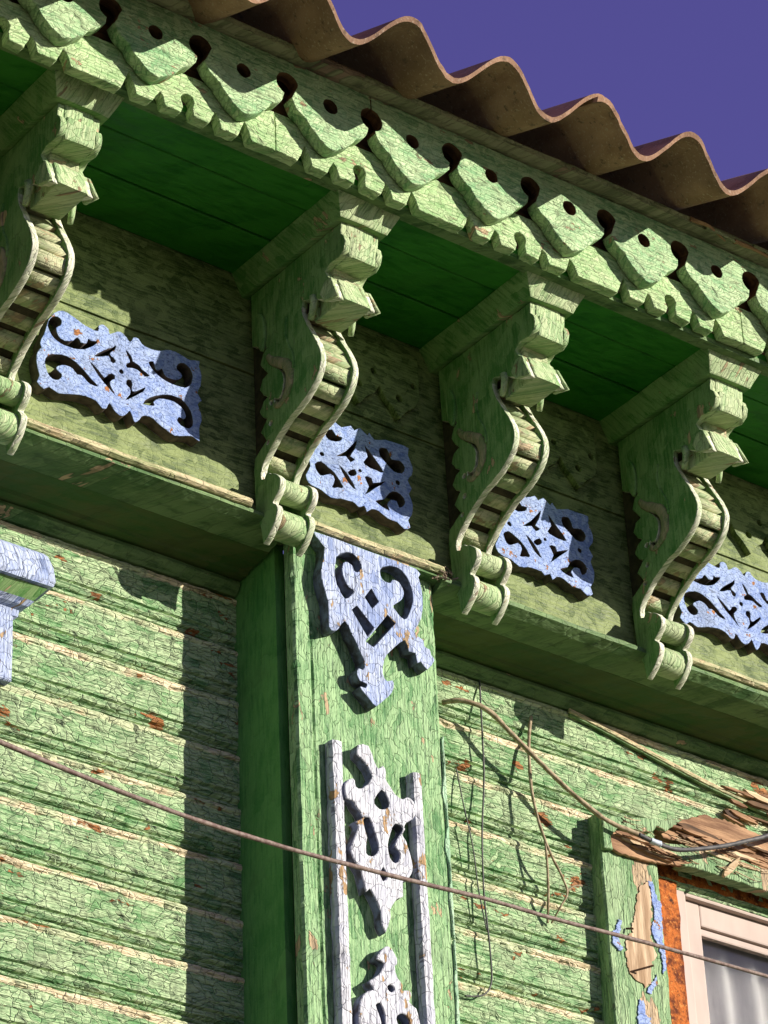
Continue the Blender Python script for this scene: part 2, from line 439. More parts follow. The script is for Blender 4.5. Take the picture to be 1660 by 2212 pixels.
for k in range(nb):
    z0 = ZTOP - .1165 * k
    near = z0 > -.95
    spans = [(XL, .012)]
    if z0 - .1165 > ZWIN - .06 or z0 < -1.6: spans.append((.36, XR))
    else: spans += [(.36, .93), (2.12, XR)]
    for si, (a, b) in enumerate(spans):
        if near:
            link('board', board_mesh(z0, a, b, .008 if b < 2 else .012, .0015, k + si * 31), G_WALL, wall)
        else:
            key = (round(a, 2), round(b, 2))
            if key not in rough_parts:
                rough_parts[key] = (link('board', board_mesh(z0, a, b, .05, .001, 3), G_WALL, wall), z0)
            else:
                src, zz = rough_parts[key]
                c = src.copy(); COL.objects.link(c); c.parent = wall; c.location.z = z0 - zz
# backing behind the boards
box('wall_core', (XL, .015, .03, .09, GZ, .98), DARKW, wall, bevel=0)
box('wall_core', (.36, .93, .03, .09, GZ, .98), DARKW, wall, bevel=0)
box('wall_core', (.93, XR, .03, .09, .0, .98), DARKW, wall, bevel=0)
box('wall_core', (.93, XR, .03, .09, GZ, -1.62), DARKW, wall, bevel=0)
box('wall_core', (2.1, XR, .03, .09, -1.62, .0), DARKW, wall, bevel=0)

# ------------------------------------------------------------------ pilaster boxing in the log ends
pil = thing('pilaster', (.18, -.09, GZ), 'green boxed wooden pilaster between the two stretches of boarding', 'pilaster')
PX0 = on_y(645, 1650, YP).x; PX1 = on_y(955, 1600, YP).x
def side_board():
    bm = bmesh.new(); n = 30
    x_out = on_y(604, 1600, -.132).x
    for i in range(n + 1):
        z = GZ + (0.385 - GZ) * i / n
        w = .0012 * noise.noise(Vector((z * 4, 2, 0)))
        for (x, y) in ((.0, .0), (x_out + w, -.132 + w), (x_out + .022, -.132 + w), (.03, .0)):
            bm.verts.new((x, y, z))
    bm.verts.ensure_lookup_table()
    for i in range(n):
        for j in range(4):
            a = i * 4 + j; b = i * 4 + (j + 1) % 4
            bm.faces.new([bm.verts[q] for q in (a, b, b + 4, a + 4)])
    bm.faces.new([bm.verts[q] for q in range(4)]); bm.faces.new([bm.verts[n * 4 + 3 - q] for q in range(4)])
    bmesh.ops.recalc_face_normals(bm, faces=bm.faces)
    return from_bm(bm)
link('side_board', side_board(), G_PILSIDE, pil)
def front_board():
    # board with chewed long edges and a shallow fluted left margin
    us = [0, .004, .012, .034, .037, .041, .055, .10, .15, .20, .25, .29, .318, .326, .333]
    W = PX1 - PX0; k = W / us[-1]; n = 170; V = []; Fc = []; m = len(us)
    dep = {3: .0, 4: .0035, 5: .0}
    for i in range(n + 1):
        z = -1.1 + (.392 + 1.1) * i / n
        for j, u in enumerate(us):
            e = 1 if j in (0, m - 1) else .25
            chew = (.0024 * noise.noise(Vector((z * 26, j * 3.3, 4))) + .0018 * noise.noise(Vector((z * 90, j, 9)))) * e
            y = YP + dep.get(j, 0) + (.005 if j in (0, m - 1) else 0) + .0012 * noise.noise(Vector((z * 14, j * .7, 2)))
            V.append((PX0 + u * k + chew, y, z))
        V.append((PX1 - .001 + V[-1][0] * 0, -.142, z)); V.append((PX0 + .001, -.152, z))
    M2 = m + 2
    for i in range(n):
        for j in range(M2):
            j2 = (j + 1) % M2
            Fc.append((i * M2 + j, i * M2 + j2, (i + 1) * M2 + j2, (i + 1) * M2 + j))
    Fc.append(tuple(reversed(range(M2)))); Fc.append(tuple(n * M2 + j for j in range(M2)))
    me = bpy.data.meshes.new('f'); me.from_pydata(V, [], Fc); return me
link('front_board', front_board(), G_PIL, pil)
box('front_board', (PX0, PX1, YP, -.145, GZ, -1.104), G_PIL, pil)
MINT = paint('thick_mint_paint', (.24, .44, .26), (.46, .64, .44), (.05, .10, .05), 'Z', 80, 2.5, .6, .0, bump=.9, dist=.005)
def edge_flake(z0, z1, seed):
    A = []; B = []; n = int((z1 - z0) / .006)
    for i in range(n + 1):
        z = z0 + (z1 - z0) * i / n; e = max(0.0, math.sin(math.pi * i / n)) ** .3
        A.append((PX1 + .001 - e * (.0015 + .011 * max(0, noise.noise(Vector((z * 17, seed, 0))) + .25)), z)); B.append((PX1 + .0035 + .0015 * noise.noise(Vector((z * 40, seed, 3))), z))
    return plate_xz([A + B[::-1]], YP + .006, YP - .0028, bevel=.0012, rough=.001, seed=seed)
for z0_, z1_, sd_ in ((-1.1, -.402, 1), (-.40, .035, 3)):
    link('edge_paint_flake', edge_flake(z0_, z1_, sd_), MINT, pil)
box('core', (.050, PX1 - .03, -.160, .0, GZ, .385), DARKW, pil, bevel=0)
box('right_board', (PX1 - .026, PX1 - .004, -.139, .0, GZ, .385), G_PILSIDE, pil)

# ------------------------------------------------------------------ ledge under the frieze
ledge = thing('frieze_ledge', (.4, -.1, .33), 'projecting green wooden ledge with worn pale lip running along under the frieze', 'ledge')
for (a, b) in ((XL, -.10), (.045, .375), (1.03, XR)):
    link('lip_strip', extrude_x([(-.165, .392), (-.212, .392), (-.218, .397), (-.217, .407), (-.208, .414), (-.165, .416)], a, b, .012, .0022), G_LIP, ledge)
link('crown_board', extrude_x([(-.165, .3915), (-.207, .3915), (-.207, .383), (-.185, .372), (-.13, .360), (-.12, .362), (-.12, .3915)], XL, PX0 - .02, .02, .0012), G_LEDGE, ledge)
link('crown_board', extrude_x([(-.165, .3915), (-.207, .3915), (-.207, .381), (-.185, .368), (-.13, .357), (-.12, .360), (-.12, .3915)], PX1 + .004, XR, .02, .0016), G_LEDGE, ledge)
link('crown_board', extrude_x([(-.165, .3915), (-.207, .3915), (-.207, .386), (-.18, .385), (-.12, .385), (-.12, .3915)], PX0 - .02, PX1 + .004, .03, .001), G_LEDGE, ledge)
G_UNDER = paint('ledge_underside_paint', (.034, .100, .018), (.085, .115, .035), (.015, .03, .008), 'X', 24, 3, .2, .0, bump=.3)  # darker than the ledge paint, shade beneath the ledge put into the colour
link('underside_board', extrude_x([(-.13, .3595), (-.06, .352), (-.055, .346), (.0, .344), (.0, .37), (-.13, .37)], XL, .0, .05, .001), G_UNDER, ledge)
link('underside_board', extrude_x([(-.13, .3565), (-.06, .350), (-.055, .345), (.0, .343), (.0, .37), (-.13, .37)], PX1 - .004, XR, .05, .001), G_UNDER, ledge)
link('wall_moulding', extrude_x([(.0, .3435), (-.030, .3435), (-.033, .334), (-.024, .322), (-.016, .3150), (.0, .3150)], XL, -.002, .03, .001), G_LEDGE, ledge)
link('wall_moulding', extrude_x([(.0, .3425), (-.030, .3425), (-.033, .334), (-.024, .322), (-.016, .3150), (.0, .3150)], PX1 + .002, XR, .03, .001), G_LEDGE, ledge)

# ------------------------------------------------------------------ frieze
frieze = thing('frieze', (.3, -.1, .42), 'olive green board frieze behind the eave brackets', 'frieze')
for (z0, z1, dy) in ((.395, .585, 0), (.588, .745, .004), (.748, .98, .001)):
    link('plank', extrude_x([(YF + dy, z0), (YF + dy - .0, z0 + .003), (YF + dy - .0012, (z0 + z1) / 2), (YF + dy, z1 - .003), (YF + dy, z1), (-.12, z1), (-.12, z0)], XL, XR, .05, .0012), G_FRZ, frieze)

# ------------------------------------------------------------------ eave: soffit, laces, strip
TILT = .018
eave = thing('eave', (.2, -.4, .96), 'boxed green eave with two rows of carved lace boards and dark soffit', 'eave')
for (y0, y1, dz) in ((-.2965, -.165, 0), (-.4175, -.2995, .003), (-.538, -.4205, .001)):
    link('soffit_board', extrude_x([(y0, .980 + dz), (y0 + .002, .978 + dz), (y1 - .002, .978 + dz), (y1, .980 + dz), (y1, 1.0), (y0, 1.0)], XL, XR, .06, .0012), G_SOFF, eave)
link('edge_strip', extrude_x([(-.539, .972), (-.512, .970), (-.507, .9765), (-.507, .984), (-.539, .984)], XL, XR, .03, .0015), G_LEDGE, eave)
def tilted(me):
    for v in me.vertices: v.co.z += TILT * v.co.x
    return me
# lower lace: period .411, keyhole over every second hole of the upper row
LY0, LY1 = -.540, -.565
def lower_lace(k0, k1):
    p = .4110; loops = []
    xa = -.483 + p * k0 - p / 2; xb = -.483 + p * k1 + p / 2
    out = [(xa + .0008, 1.06), (xa + .0008, .966)]
    for k in range(k0, k1 + 1):
        xc = -.483 + p * k
        def R(): return random.uniform(-.003, .003)
        def tri(d, w1=.020, w2=.015, h=.042):
            t = xc + d + R()
            return [(t - w1, .9635 + R() * .4), (t + R() * .5, .9655 + h + R()), (t + w2 * .6, .985), (t + w2, .9635 + R() * .4)]
        out += tri(-.131)
        out += tri(-.064, .016, .013, .030)
        out += [(xc - .016, .9640), (xc - .011, .978)] + [(xc + .016 * math.sin(a), 1.000 - .016 * math.cos(a)) for a in [i * .5 - 2.6 + 2 * math.pi for i in range(0)]]
        out += [(xc - .0155, .992), (xc - .0165, 1.002), (xc - .010, 1.012), (xc, 1.0145), (xc + .010, 1.011), (xc + .0145, 1.0), (xc + .011, .985), (xc + .013, .966)]
        out += tri(.062, .014, .015, .031)
        out += tri(.131, .014, .018, .036)
    out += [(xb - .0008, .966), (xb - .0008, 1.06)]
    return tilted(plate_xz([dense(out, .006)], LY0, LY1, bevel=.0016, rough=.0014, seed=k0))
for (a, b) in ((-4, -2), (-1, 0), (1, 3), (4, 6)):
    link('lower_lace_board', lower_lace(a, b), G_LACE, eave)
# upper lace: pointed teeth with a nick on either flank, keyholes between them
UY0, UY1 = -.567, -.596
def upper_lace(k0, k1):
    p = .2060; x_first = -.473
    xa = x_first + p * k0; xb = x_first + p * (k1 + 1)
    zt = 1.172; zh = 1.114; r = .0265
    def arc(cx, a0, a1, n=10): return [(cx + r * math.cos(a0 + (a1 - a0) * i / n), zh + r * math.sin(a0 + (a1 - a0) * i / n)) for i in range(n + 1)]
    out = [(xa + .0010, zt)]
    out += arc(xa, math.pi / 2 - .04, -math.pi / 2 + .32)          # right half of the first hole
    holes = []
    for k in range(k0, k1 + 1):
        xl = x_first + p * k; xr = xl + p; xc = (xl + xr) / 2
        R = lambda s=.0025: random.uniform(-s, s)
        left = [(.009, 1.083), (.012, 1.072), (.020, 1.060), (.034, 1.050), (.043, 1.046), (.0455, 1.0385), (.056, 1.026), (.074, 1.009), (.090, .9985), (.098, .9955)]
        out += [(xl + a + R(.0012), b + R(.0012)) for a, b in left]
        out += [(xc + R(), .9945)]
        out += [(xr - a + R(.0012), b + R(.0012)) for a, b in reversed(left)]
        if k < k1:
            out += arc(xr, -math.pi / 2 - .32, -3 * math.pi / 2 - math.pi / 2 + .32, 20)
        holes.append(circle(xc + R(), 1.102 + R(), .0165 + R(.001), 20))
    out += arc(xb, -math.pi / 2 - .32, -3 * math.pi / 2 + .04)
    out += [(xb - .0010, zt)]
    me = plate_xz([dense(out, .006)] + holes, UY0, UY1, bevel=.0018, rough=.0013, seed=k0 + 40)
    for p_ in me.polygons:                     # bare brown wood inside the drilled holes
        if abs(p_.normal.y) < .5 and 1.083 < p_.center.z < 1.165: p_.material_index = 1
    return tilted(me)
for (a, b) in ((-8, -5), (-4, 1), (2, 7), (8, 14)):
    link('upper_lace_board', upper_lace(a, b), [G_FASC, BARE], eave)
link('backing_board', tilted(extrude_x([(-.549, 1.065), (-.549, 1.19), (-.535, 1.19), (-.535, 1.065)], XL, XR, .2, 0)), BARE, eave)
link('drip_strip', tilted(extrude_x([(-.566, 1.1745), (-.606, 1.1735), (-.622, 1.180), (-.626, 1.190), (-.618, 1.200), (-.566, 1.203)], XL, XR, .012, .003)), G_STRIP, eave)
box('attic_wall', (XL, XR, -.15, -.12, .985, 1.225), DARKW, eave, bevel=0)
# peeled, splintered stretch of the drip strip at its right end
for i in range(9):
    x = .78 + .055 * i + random.uniform(-.02, .02); L = random.uniform(.05, .12); z = 1.186 + TILT * x + random.uniform(-.008, .008)
    pts = [(x, -.626, z), (x + L * .5, -.632, z - .004), (x + L, -.622 - random.uniform(0, .014), z - random.uniform(.0, .02))]
    link('splinter', tube(smooth_line(pts, 4), .006, 5, .4, lambda t: 1 - .75 * t), G_STRIP if i % 2 else ROT, eave)

# ------------------------------------------------------------------ corrugated roof
roof = thing('corrugated_roof', (.3, -.6, 1.2), 'brown corrugated roofing sheets overhanging the eave', 'roof')
WV, WH = .2435, .088
def roof_sheet(x0, x1, lift, yf, seed):
    nx = int((x1 - x0) / .0101); ny = 10; V = []; Fc = []; T = .0115
    rows = ny + 1
    for side in (0, 1):
        for i in range(nx + 1):
            x = x0 + (x1 - x0) * i / nx
            c = math.cos(2 * math.pi * (x - .012) / WV)
            h = WH / 2 * (1 - c)
            h += .004 * noise.noise(Vector((x * 9, seed, 0)))
            for j in range(rows):
                d = 1.9 * (j / ny) ** 1.5
                ch = (.004 * noise.noise(Vector((x * 38, seed, 3))) + .0035 * noise.noise(Vector((x * 150, seed, 8)))) if j == 0 else 0
                y = yf + d * .93 + ch
                z = 1.112 + .062 * x + .40 * (y + .77) + lift
                hh = h + side * T
                V.append((x, y - .37 * hh, z + .93 * hh))
    o = (nx + 1) * rows
    for i in range(nx):
        for j in range(ny):
            a = i * rows + j
            Fc.append((a, a + 1, a + rows + 1, a + rows)); b = a + o
            Fc.append((b, b + rows, b + rows + 1, b + 1))
        a = i * rows; Fc.append((a, a + rows, a + rows + o, a + o))
    for j in range(ny):
        a = j; Fc.append((a, a + o, a + 1 + o, a + 1))
        a = nx * rows + j; Fc.append((a, a + 1, a + 1 + o, a + o))
    me = bpy.data.meshes.new('r'); me.from_pydata(V, [], Fc)
    bm = bmesh.new(); bm.from_mesh(me); bmesh.ops.recalc_face_normals(bm, faces=bm.faces); bm.to_mesh(me); bm.free()
    return me
for (a, b, lf, yf, sd_) in ((-2.4, -.72, 0, -.772, 1), (-.80, .46, .010, -.766, 5), (.36, 1.62, .001, -.776, 9), (1.54, 2.9, .011, -.77, 13)):
    o = link('roof_sheet', roof_sheet(a, b, lf, yf, sd_), ROOF, roof, smooth=True)
    em = o.modifiers.new('edge', 'EDGE_SPLIT'); em.split_angle = math.radians(50)

# ------------------------------------------------------------------ eave brackets
BX = -.020; BW = .047; PT = .015
def make_bracket(seed):
    random.seed(seed)
    b = thing('eave_bracket', (BX, YF, .34), 'x', 'bracket', 'carved brackets carrying the eave')
    front = [(-.352, .812), (-.349, .795), (-.353, .775), (-.368, .740), (-.389, .700), (-.403, .665), (-.404, .640), (-.393, .615), (-.374, .597), (-.352, .584),
             (-.322, .572), (-.300, .566), (-.276, .554), (-.250, .540), (-.228, .523), (-.209, .507), (-.200, .490), (-.200, .472)]
    volute = [(-.210, .468), (-.232, .468), (-.252, .456), (-.262, .438), (-.257, .420), (-.243, .407), (-.236, .400), (-.246, .390), (-.249, .374), (-.240, .354), (-.222, .336), (-.206, .326), (-.200, .336)]
    back = [(-0.195, 0.360), (-0.180, 0.400), (-0.176, 0.500), (-0.180, 0.530), (-0.220, 0.552), (-0.212, 0.566), (-0.202, 0.580), (-0.216, 0.594), (-0.224, 0.603), (-0.210, 0.612), (-0.200, 0.630),
            (-0.214, 0.648), (-0.228, 0.652), (-0.214, 0.664), (-0.202, 0.682), (-0.212, 0.702), (-0.230, 0.707), (-0.218, 0.722), (-0.206, 0.740), (-0.216, 0.762), (-0.229, 0.770), (-0.180, 0.800), (-0.180, 0.926)]
    top = [(-.486, .926), (-.483, .900), (-.492, .890), (-.496, .874), (-.490, .856), (-.474, .846), (-.446, .850), (-.428, .840), (-.436, .822), (-.448, .812), (-.468, .752), (-.436, .766), (-.404, .786), (-.385, .800)]
    loop = [Vector(p) for p in smooth_line([Vector((q[0], q[1], 0)) for q in front], 4)]
    outer = [(v.x, v.y) for v in loop] + smooth_loop(volute, 3)[:-3] + back + top
    holes = [circle(-.236, .585, .006, 10), circle(-.240, .632, .0065, 10), circle(-.225, .545, .005, 10)]
    cpath = smooth_line([Vector((y, z, 0)) for y, z in ((-.246, .722), (-.262, .708), (-.280, .692), (-.290, .672), (-.290, .650), (-.282, .632), (-.268, .622), (-.256, .626), (-.250, .636))], 4)
    ca, cb = [], []
    for i, v in enumerate(cpath):
        t_ = (cpath[min(i + 1, len(cpath) - 1)] - cpath[max(i - 1, 0)]).normalized(); n_ = Vector((-t_.y, t_.x, 0))
        w_ = .0085 * math.sin(math.pi * (i + .6) / (len(cpath) + .2)) + .0012
        ca.append((v.x + n_.x * w_, v.y + n_.y * w_)); cb.append((v.x - n_.x * w_, v.y - n_.y * w_))
    curl_hole = ca + cb[::-1]
    for s in (-1, 1):
        x0 = BX + s * BW; x1 = BX + s * (BW - PT)
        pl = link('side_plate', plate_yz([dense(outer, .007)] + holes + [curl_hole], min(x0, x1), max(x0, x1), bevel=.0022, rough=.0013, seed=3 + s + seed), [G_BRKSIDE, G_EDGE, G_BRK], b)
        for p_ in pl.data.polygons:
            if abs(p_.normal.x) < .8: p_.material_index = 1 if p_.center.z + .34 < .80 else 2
        cs = [(-.232, .748), (-.246, .728), (-.268, .712), (-.291, .695), (-.303, .672), (-.303, .648), (-.294, .628), (-.278, .615), (-.262, .612), (-.252, .622)]
        cr = tube([v for v in smooth_line([Vector((x0 + s * .001, y, z)) for y, z in cs], 5)], 0.0115, 8, .25, lambda t: .55 + .6 * math.sin(math.pi * min(1, t * 1.1)))
        for v in cr.vertices: v.co.x = x0 + (v.co.x - x0) * .38
        link('curl_relief', cr, CURLP, pl, smooth=True)
        ln = [(-.300, .805), (-.293, .775), (-.300, .740), (-.315, .705), (-.318, .67)]
        link('incised_ridge', tube(smooth_line([Vector((x0 + s * .0005, y, z)) for y, z in ln], 4), .0035, 6, .2), G_BRKSIDE, pl, smooth=True)
        sl = [(-.232, .80), (-.228, .84), (-.214, .86), (-.205, .84), (-.208, .79), (-.222, .762)]
        link('leaf_slab', plate_yz([smooth_loop(sl, 3)], min(x0, x0 + s * .008), max(x0, x0 + s * .008), bevel=.002), G_BRKSIDE, pl)
    # core between the plates
    core = [(v.x + .032, v.y) for v in loop] + [(-.175, .47), (YF, .42), (YF, .91), (-.43, .91), (-.43, .80)]
    link('core', plate_yz([core], BX - BW + PT, BX + BW - PT, bevel=.0005), CORE, b)
    link('back_post', plate_yz([[(-.190, .40), (YF + .002, .40), (YF + .002, .978), (-.190, .978)]], BX - .028, BX + .028, bevel=.001), G_BRKSIDE, b)
    # steps of the ladder front
    pts = smooth_line([Vector((y, z, 0)) for y, z in front], 14)
    d = [0]
    for i in range(1, len(pts)): d.append(d[-1] + (pts[i] - pts[i - 1]).length)
    def at(s):
        for i in range(1, len(pts)):
            if d[i] >= s:
                t = (s - d[i - 1]) / max(1e-6, d[i] - d[i - 1]); return pts[i - 1].lerp(pts[i], t), (pts[i] - pts[i - 1]).normalized()
        return pts[-1], (pts[-1] - pts[-2]).normalized()
    total = d[-1]; s0 = .036; pitch = (total - s0 - .012) / 9
    for i in range(9):
        p, t = at(s0 + pitch * (i + .42)); n = Vector((t.y, -t.x, 0))
        if n.x > 0: n = -n
        hl = pitch * random.uniform(.33, .385); dep = .02
        c0 = p - n * .0075
        tilt = .22
        a1 = c0 - t * hl - n * .002; a2 = c0 + t * hl + n * .002
        q = [a1, a2, a2 - n * dep, a1 - n * dep]
        me = plate_yz([[(v.x, v.y) for v in q]], BX - BW + PT - .001, BX + BW - PT + .001, bevel=.0018, rough=.0016, seed=i + seed)
        link('step', me, G_STEP, b)
    # volute rolls between the plates
    for (cy, cz, r) in ((-.229, .438, .0245), (-.212, .370, .0305)):
        rl = [(cy + r * math.cos(a), cz + r * math.sin(a)) for a in [2 * math.pi * k / 22 for k in range(22)]]
        link('volute_roll', plate_yz([rl], BX - BW + PT - .001, BX + BW - PT + .001, bevel=.0015, rough=.0008), G_BRK, b)
    # capital
    def blk(name, hw_t, hw_b, yf_t, yf_b, yb, z1, z0, mat=G_BRK, bev=.004, jit=.0012):
        bm = bmesh.new()
        v = [bm.verts.new(p) for p in ((BX - hw_b, yf_b, z0), (BX + hw_b, yf_b, z0), (BX + hw_b, yb, z0), (BX - hw_b, yb, z0),
                                       (BX - hw_t, yf_t, z1), (BX + hw_t, yf_t, z1), (BX + hw_t, yb, z1), (BX - hw_t, yb, z1))]
        for f in ((3, 2, 1, 0), (4, 5, 6, 7), (0, 1, 5, 4), (1, 2, 6, 5), (2, 3, 7, 6), (3, 0, 4, 7)): bm.faces.new([v[q] for q in f])
        bmesh.ops.subdivide_edges(bm, edges=bm.edges[:], cuts=3, use_grid_fill=True)
        es = [e for e in bm.edges if len(e.link_faces) == 2 and e.calc_face_angle(0) > .4]
        bmesh.ops.bevel(bm, geom=es, offset=bev, segments=2, affect='EDGES', profile=.6)
        for v in bm.verts: v.co += noise.noise_vector(v.co * 24 + Vector((seed * 3.7, 0, 0))) * jit * 1.3
        return link(name, from_bm(bm), mat, b)
    ab = blk('abacus', .083, .058, -.525, -.500, YF + .003, .980, .928, G_BRK, .003, .002)
    ab.data.materials.append(G_BRKSIDE)
    for p_ in ab.data.polygons:
        if abs(p_.normal.y) < .6: p_.material_index = 1  # sides and underside take the darker plate paint, imitating their shade
    hw = BW - PT + .001
    blk('capital_neck', hw, hw, -.488, -.484, -.30, .932, .890)
    blk('capital_block', hw, hw, -.497, -.490, -.36, .894, .846, G_BRK, .005)
    blk('capital_neck', hw, hw, -.440, -.436, -.34, .853, .810, G_STEP)
    blk('capital_block', hw, hw, -.452, -.471, -.37, .815, .754, G_BRK, .004)
    for s in (-1, 1):                             # flared cheek of the lower block
        q = [(-.449, .812), (-.473, .752), (-.43, .764), (-.415, .79), (-.43, .812)]
        me = plate_yz([q], BX + s * BW - .004, BX + s * BW + .004, bevel=.0015, rough=.001, seed=s)
        for v in me.vertices: v.co.x += s * max(0, (.812 - v.co.z)) * .07
        link('capital_cheek', me, G_BRK, b)
    blk('capital_underside', hw, hw, -.42, -.408, -.33, .790, .776, G_STEP, .003)
    for s in (-1, 1):
        link('pendant', tube([Vector((BX + s * .046, -.388, .800)), Vector((BX + s * .047, -.390, .785)), Vector((BX + s * .049, -.386, .765)), Vector((BX + s * .050, -.380, .750))], .0105, 7, .2,
                             lambda t: 1 - .45 * t), G_BRK, b, smooth=True)
    return b
BR_LABEL = ['carved green eave bracket cut off by the left picture edge', 'carved green eave bracket above the pilaster',
            'carved green eave bracket next right of the one above the pilaster', 'carved green eave bracket nearest the right edge, above the window casing']
for q_, (dx, lab) in enumerate(zip((-.661, 0, .492, .991), BR_LABEL)):
    o = make_bracket(31 + q_ * 13)
    o.location.x = BX + dx; o['label'] = lab
    o.rotation_euler = (0, random.uniform(-.008, .008), random.uniform(-.010, .010))
random.seed(3)

# ------------------------------------------------------------------ blue carvings on the frieze
CY0, CY1 = YF - .002, YF - .030
V1 = zm(0, 850, 2.554)
wide_outer = [(440, 150), (500, 165), (560, 205), (620, 250), (680, 285), (735, 305), (738, 265), (775, 256), (812, 290), (822, 325), (880, 308), (920, 320), (950, 355), (975, 387), (1000, 352), (1035, 360), (1065, 402), (1110, 430), (1180, 452), (1240, 445), (1310, 455), (1370, 490), (1420, 520), (1495, 528), (1490, 570), (1510, 640), (1500, 720), (1478, 770), (1512, 825), (1480, 850), (1505, 920), (1510, 980), (1490, 1040), (1495, 1125), (1440, 1092), (1380, 1090), (1310, 1085), (1240, 1040), (1180, 990), (1120, 945), (1070, 938), (1045, 965), (1015, 990), (995, 960), (975, 900), (950, 925), (915, 938), (880, 925), (850, 890), (820, 842), (800, 882), (765, 882), (720, 830), (640, 790), (540, 775), (440, 770), (370, 722), (330, 738), (275, 682), (298, 640), (285, 600), (272, 520), (285, 455), (310, 425), (300, 390), (330, 330), (350, 260), (375, 200)]
wide_holes = [
    [(400, 210), (440, 208), (468, 235), (460, 268), (430, 285), (445, 340), (490, 375), (545, 370), (575, 350), (600, 385), (640, 390), (650, 360), (670, 375), (715, 378), (680, 410), (620, 432), (550, 425), (480, 400), (420, 360), (380, 300), (372, 250)],
    [(350, 540), (370, 495), (430, 487), (500, 500), (560, 540), (620, 600), (670, 660), (715, 710), (660, 690), (630, 660), (600, 630), (570, 625), (545, 590), (490, 560), (440, 570), (430, 590), (465, 625), (460, 655), (425, 665), (385, 640), (365, 600)],
    [(1125, 540), (1160, 540), (1175, 590), (1195, 600), (1220, 585), (1230, 620), (1260, 650), (1310, 665), (1355, 650), (1350, 620), (1320, 590), (1330, 555), (1370, 550), (1410, 585), (1430, 640), (1420, 690), (1380, 718), (1320, 705), (1260, 680), (1200, 640), (1150, 590)],
    [(1090, 850), (1140, 810), (1220, 790), (1290, 795), (1350, 820), (1400, 870), (1430, 940), (1430, 1000), (1400, 1020), (1350, 1000), (1325, 965), (1338, 942), (1368, 958), (1385, 940), (1370, 895), (1330, 855), (1270, 825), (1200, 818), (1160, 838), (1165, 866)],
    [(715, 490), (780, 450), (845, 430), (865, 415), (860, 445), (825, 468), (830, 490), (865, 520), (850, 540), (828, 525), (815, 490), (760, 492)],
    [(680, 540), (740, 600), (785, 655), (815, 628), (850, 635), (853, 660), (822, 680), (832, 730), (862, 782), (805, 715), (750, 650)],
    [(945, 450), (985, 500), (995, 535), (1030, 555), (1060, 590), (1110, 632), (1080, 636), (1030, 592), (990, 578), (955, 575), (955, 548), (978, 538), (962, 500)],
    [(955, 676), (985, 680), (990, 710), (985, 740), (1010, 757), (1080, 725), (1065, 755), (1010, 785), (945, 815), (975, 770), (972, 730), (950, 705)]]
def grow(lp, k):
    cx = sum(p[0] for p in lp) / len(lp); cz = sum(p[1] for p in lp) / len(lp)
    return [(cx + (x - cx) * k, cz + (z - cz) * k) for x, z in lp]
def carving(name, outer, holes, dots, crop, y0, y1, mat, label, cat, group, n=2, rough=.0012, seed=0, shift=None, bevel=.0009):
    lo = [smooth_loop(trace(outer, crop, y1), n)] + [grow(smooth_loop(trace(h, crop, y1), n), 1.09) for h in holes]
    for (cx, cy, r) in dots:
        c = trace([(cx, cy)], crop, y1)[0]; e = trace([(cx + r, cy)], crop, y1)[0]
        lo.append(circle(c[0], c[1], max(.002, abs(e[0] - c[0])), 12))
    if shift: lo = [[(x + shift, z) for x, z in l] for l in lo]
    xs = [p[0] for p in lo[0]]; zs = [p[1] for p in lo[0]]
    me = plate_xz(lo, y0, y1, bevel=bevel, rough=rough, seed=seed)
    base = Vector(((min(xs) + max(xs)) / 2, y0, min(zs)))
    me.transform(Matrix.Translation(-base))
    me.materials.append(mat); me.materials.append(FRETE if mat is BLUE else FRETB)
    for p_ in me.polygons:
        if abs(p_.normal.y) < .35: p_.material_index = 1
    o = bpy.data.objects.new(name, me); COL.objects.link(o); o.location = base
    return tag(o, label, cat, group)
GRP = 'blue fretwork carvings on the frieze'
c1 = carving('fretwork_carving', wide_outer, wide_holes, [(908, 608, 17)], V1, CY0, CY1, BLUE, 'wide light blue fretwork carving between the left bracket and the bracket above the pilaster', 'carving', GRP, seed=1)
c4 = carving('fretwork_carving', wide_outer, wide_holes, [(908, 608, 17)], V1, CY0, CY1, BLUE, 'light blue fretwork carving cut off by the right picture edge', 'carving', GRP, seed=6, shift=1.628)
V7 = zm(1200, 750, 2.0117)
nar_outer = [(690, 1422), (740, 1412), (760, 1440), (790, 1425), (830, 1467), (842, 1452), (870, 1490), (930, 1490), (990, 1510), (1055, 1535), (1053, 1575), (1080, 1640), (1080, 1690), (1058, 1722), (1082, 1770), (1068, 1800), (1090, 1860), (1087, 1920), (1068, 1950), (1082, 1992), (1050, 2000), (1010, 1962), (960, 1945), (910, 1902), (870, 1890), (845, 1907), (830, 1872), (800, 1882), (780, 1858), (750, 1846), (700, 1832), (650, 1830), (600, 1790), (560, 1770), (525, 1745), (508, 1700), (530, 1650), (516, 1600), (540, 1555), (560, 1500), (590, 1440), (600, 1385), (650, 1390)]
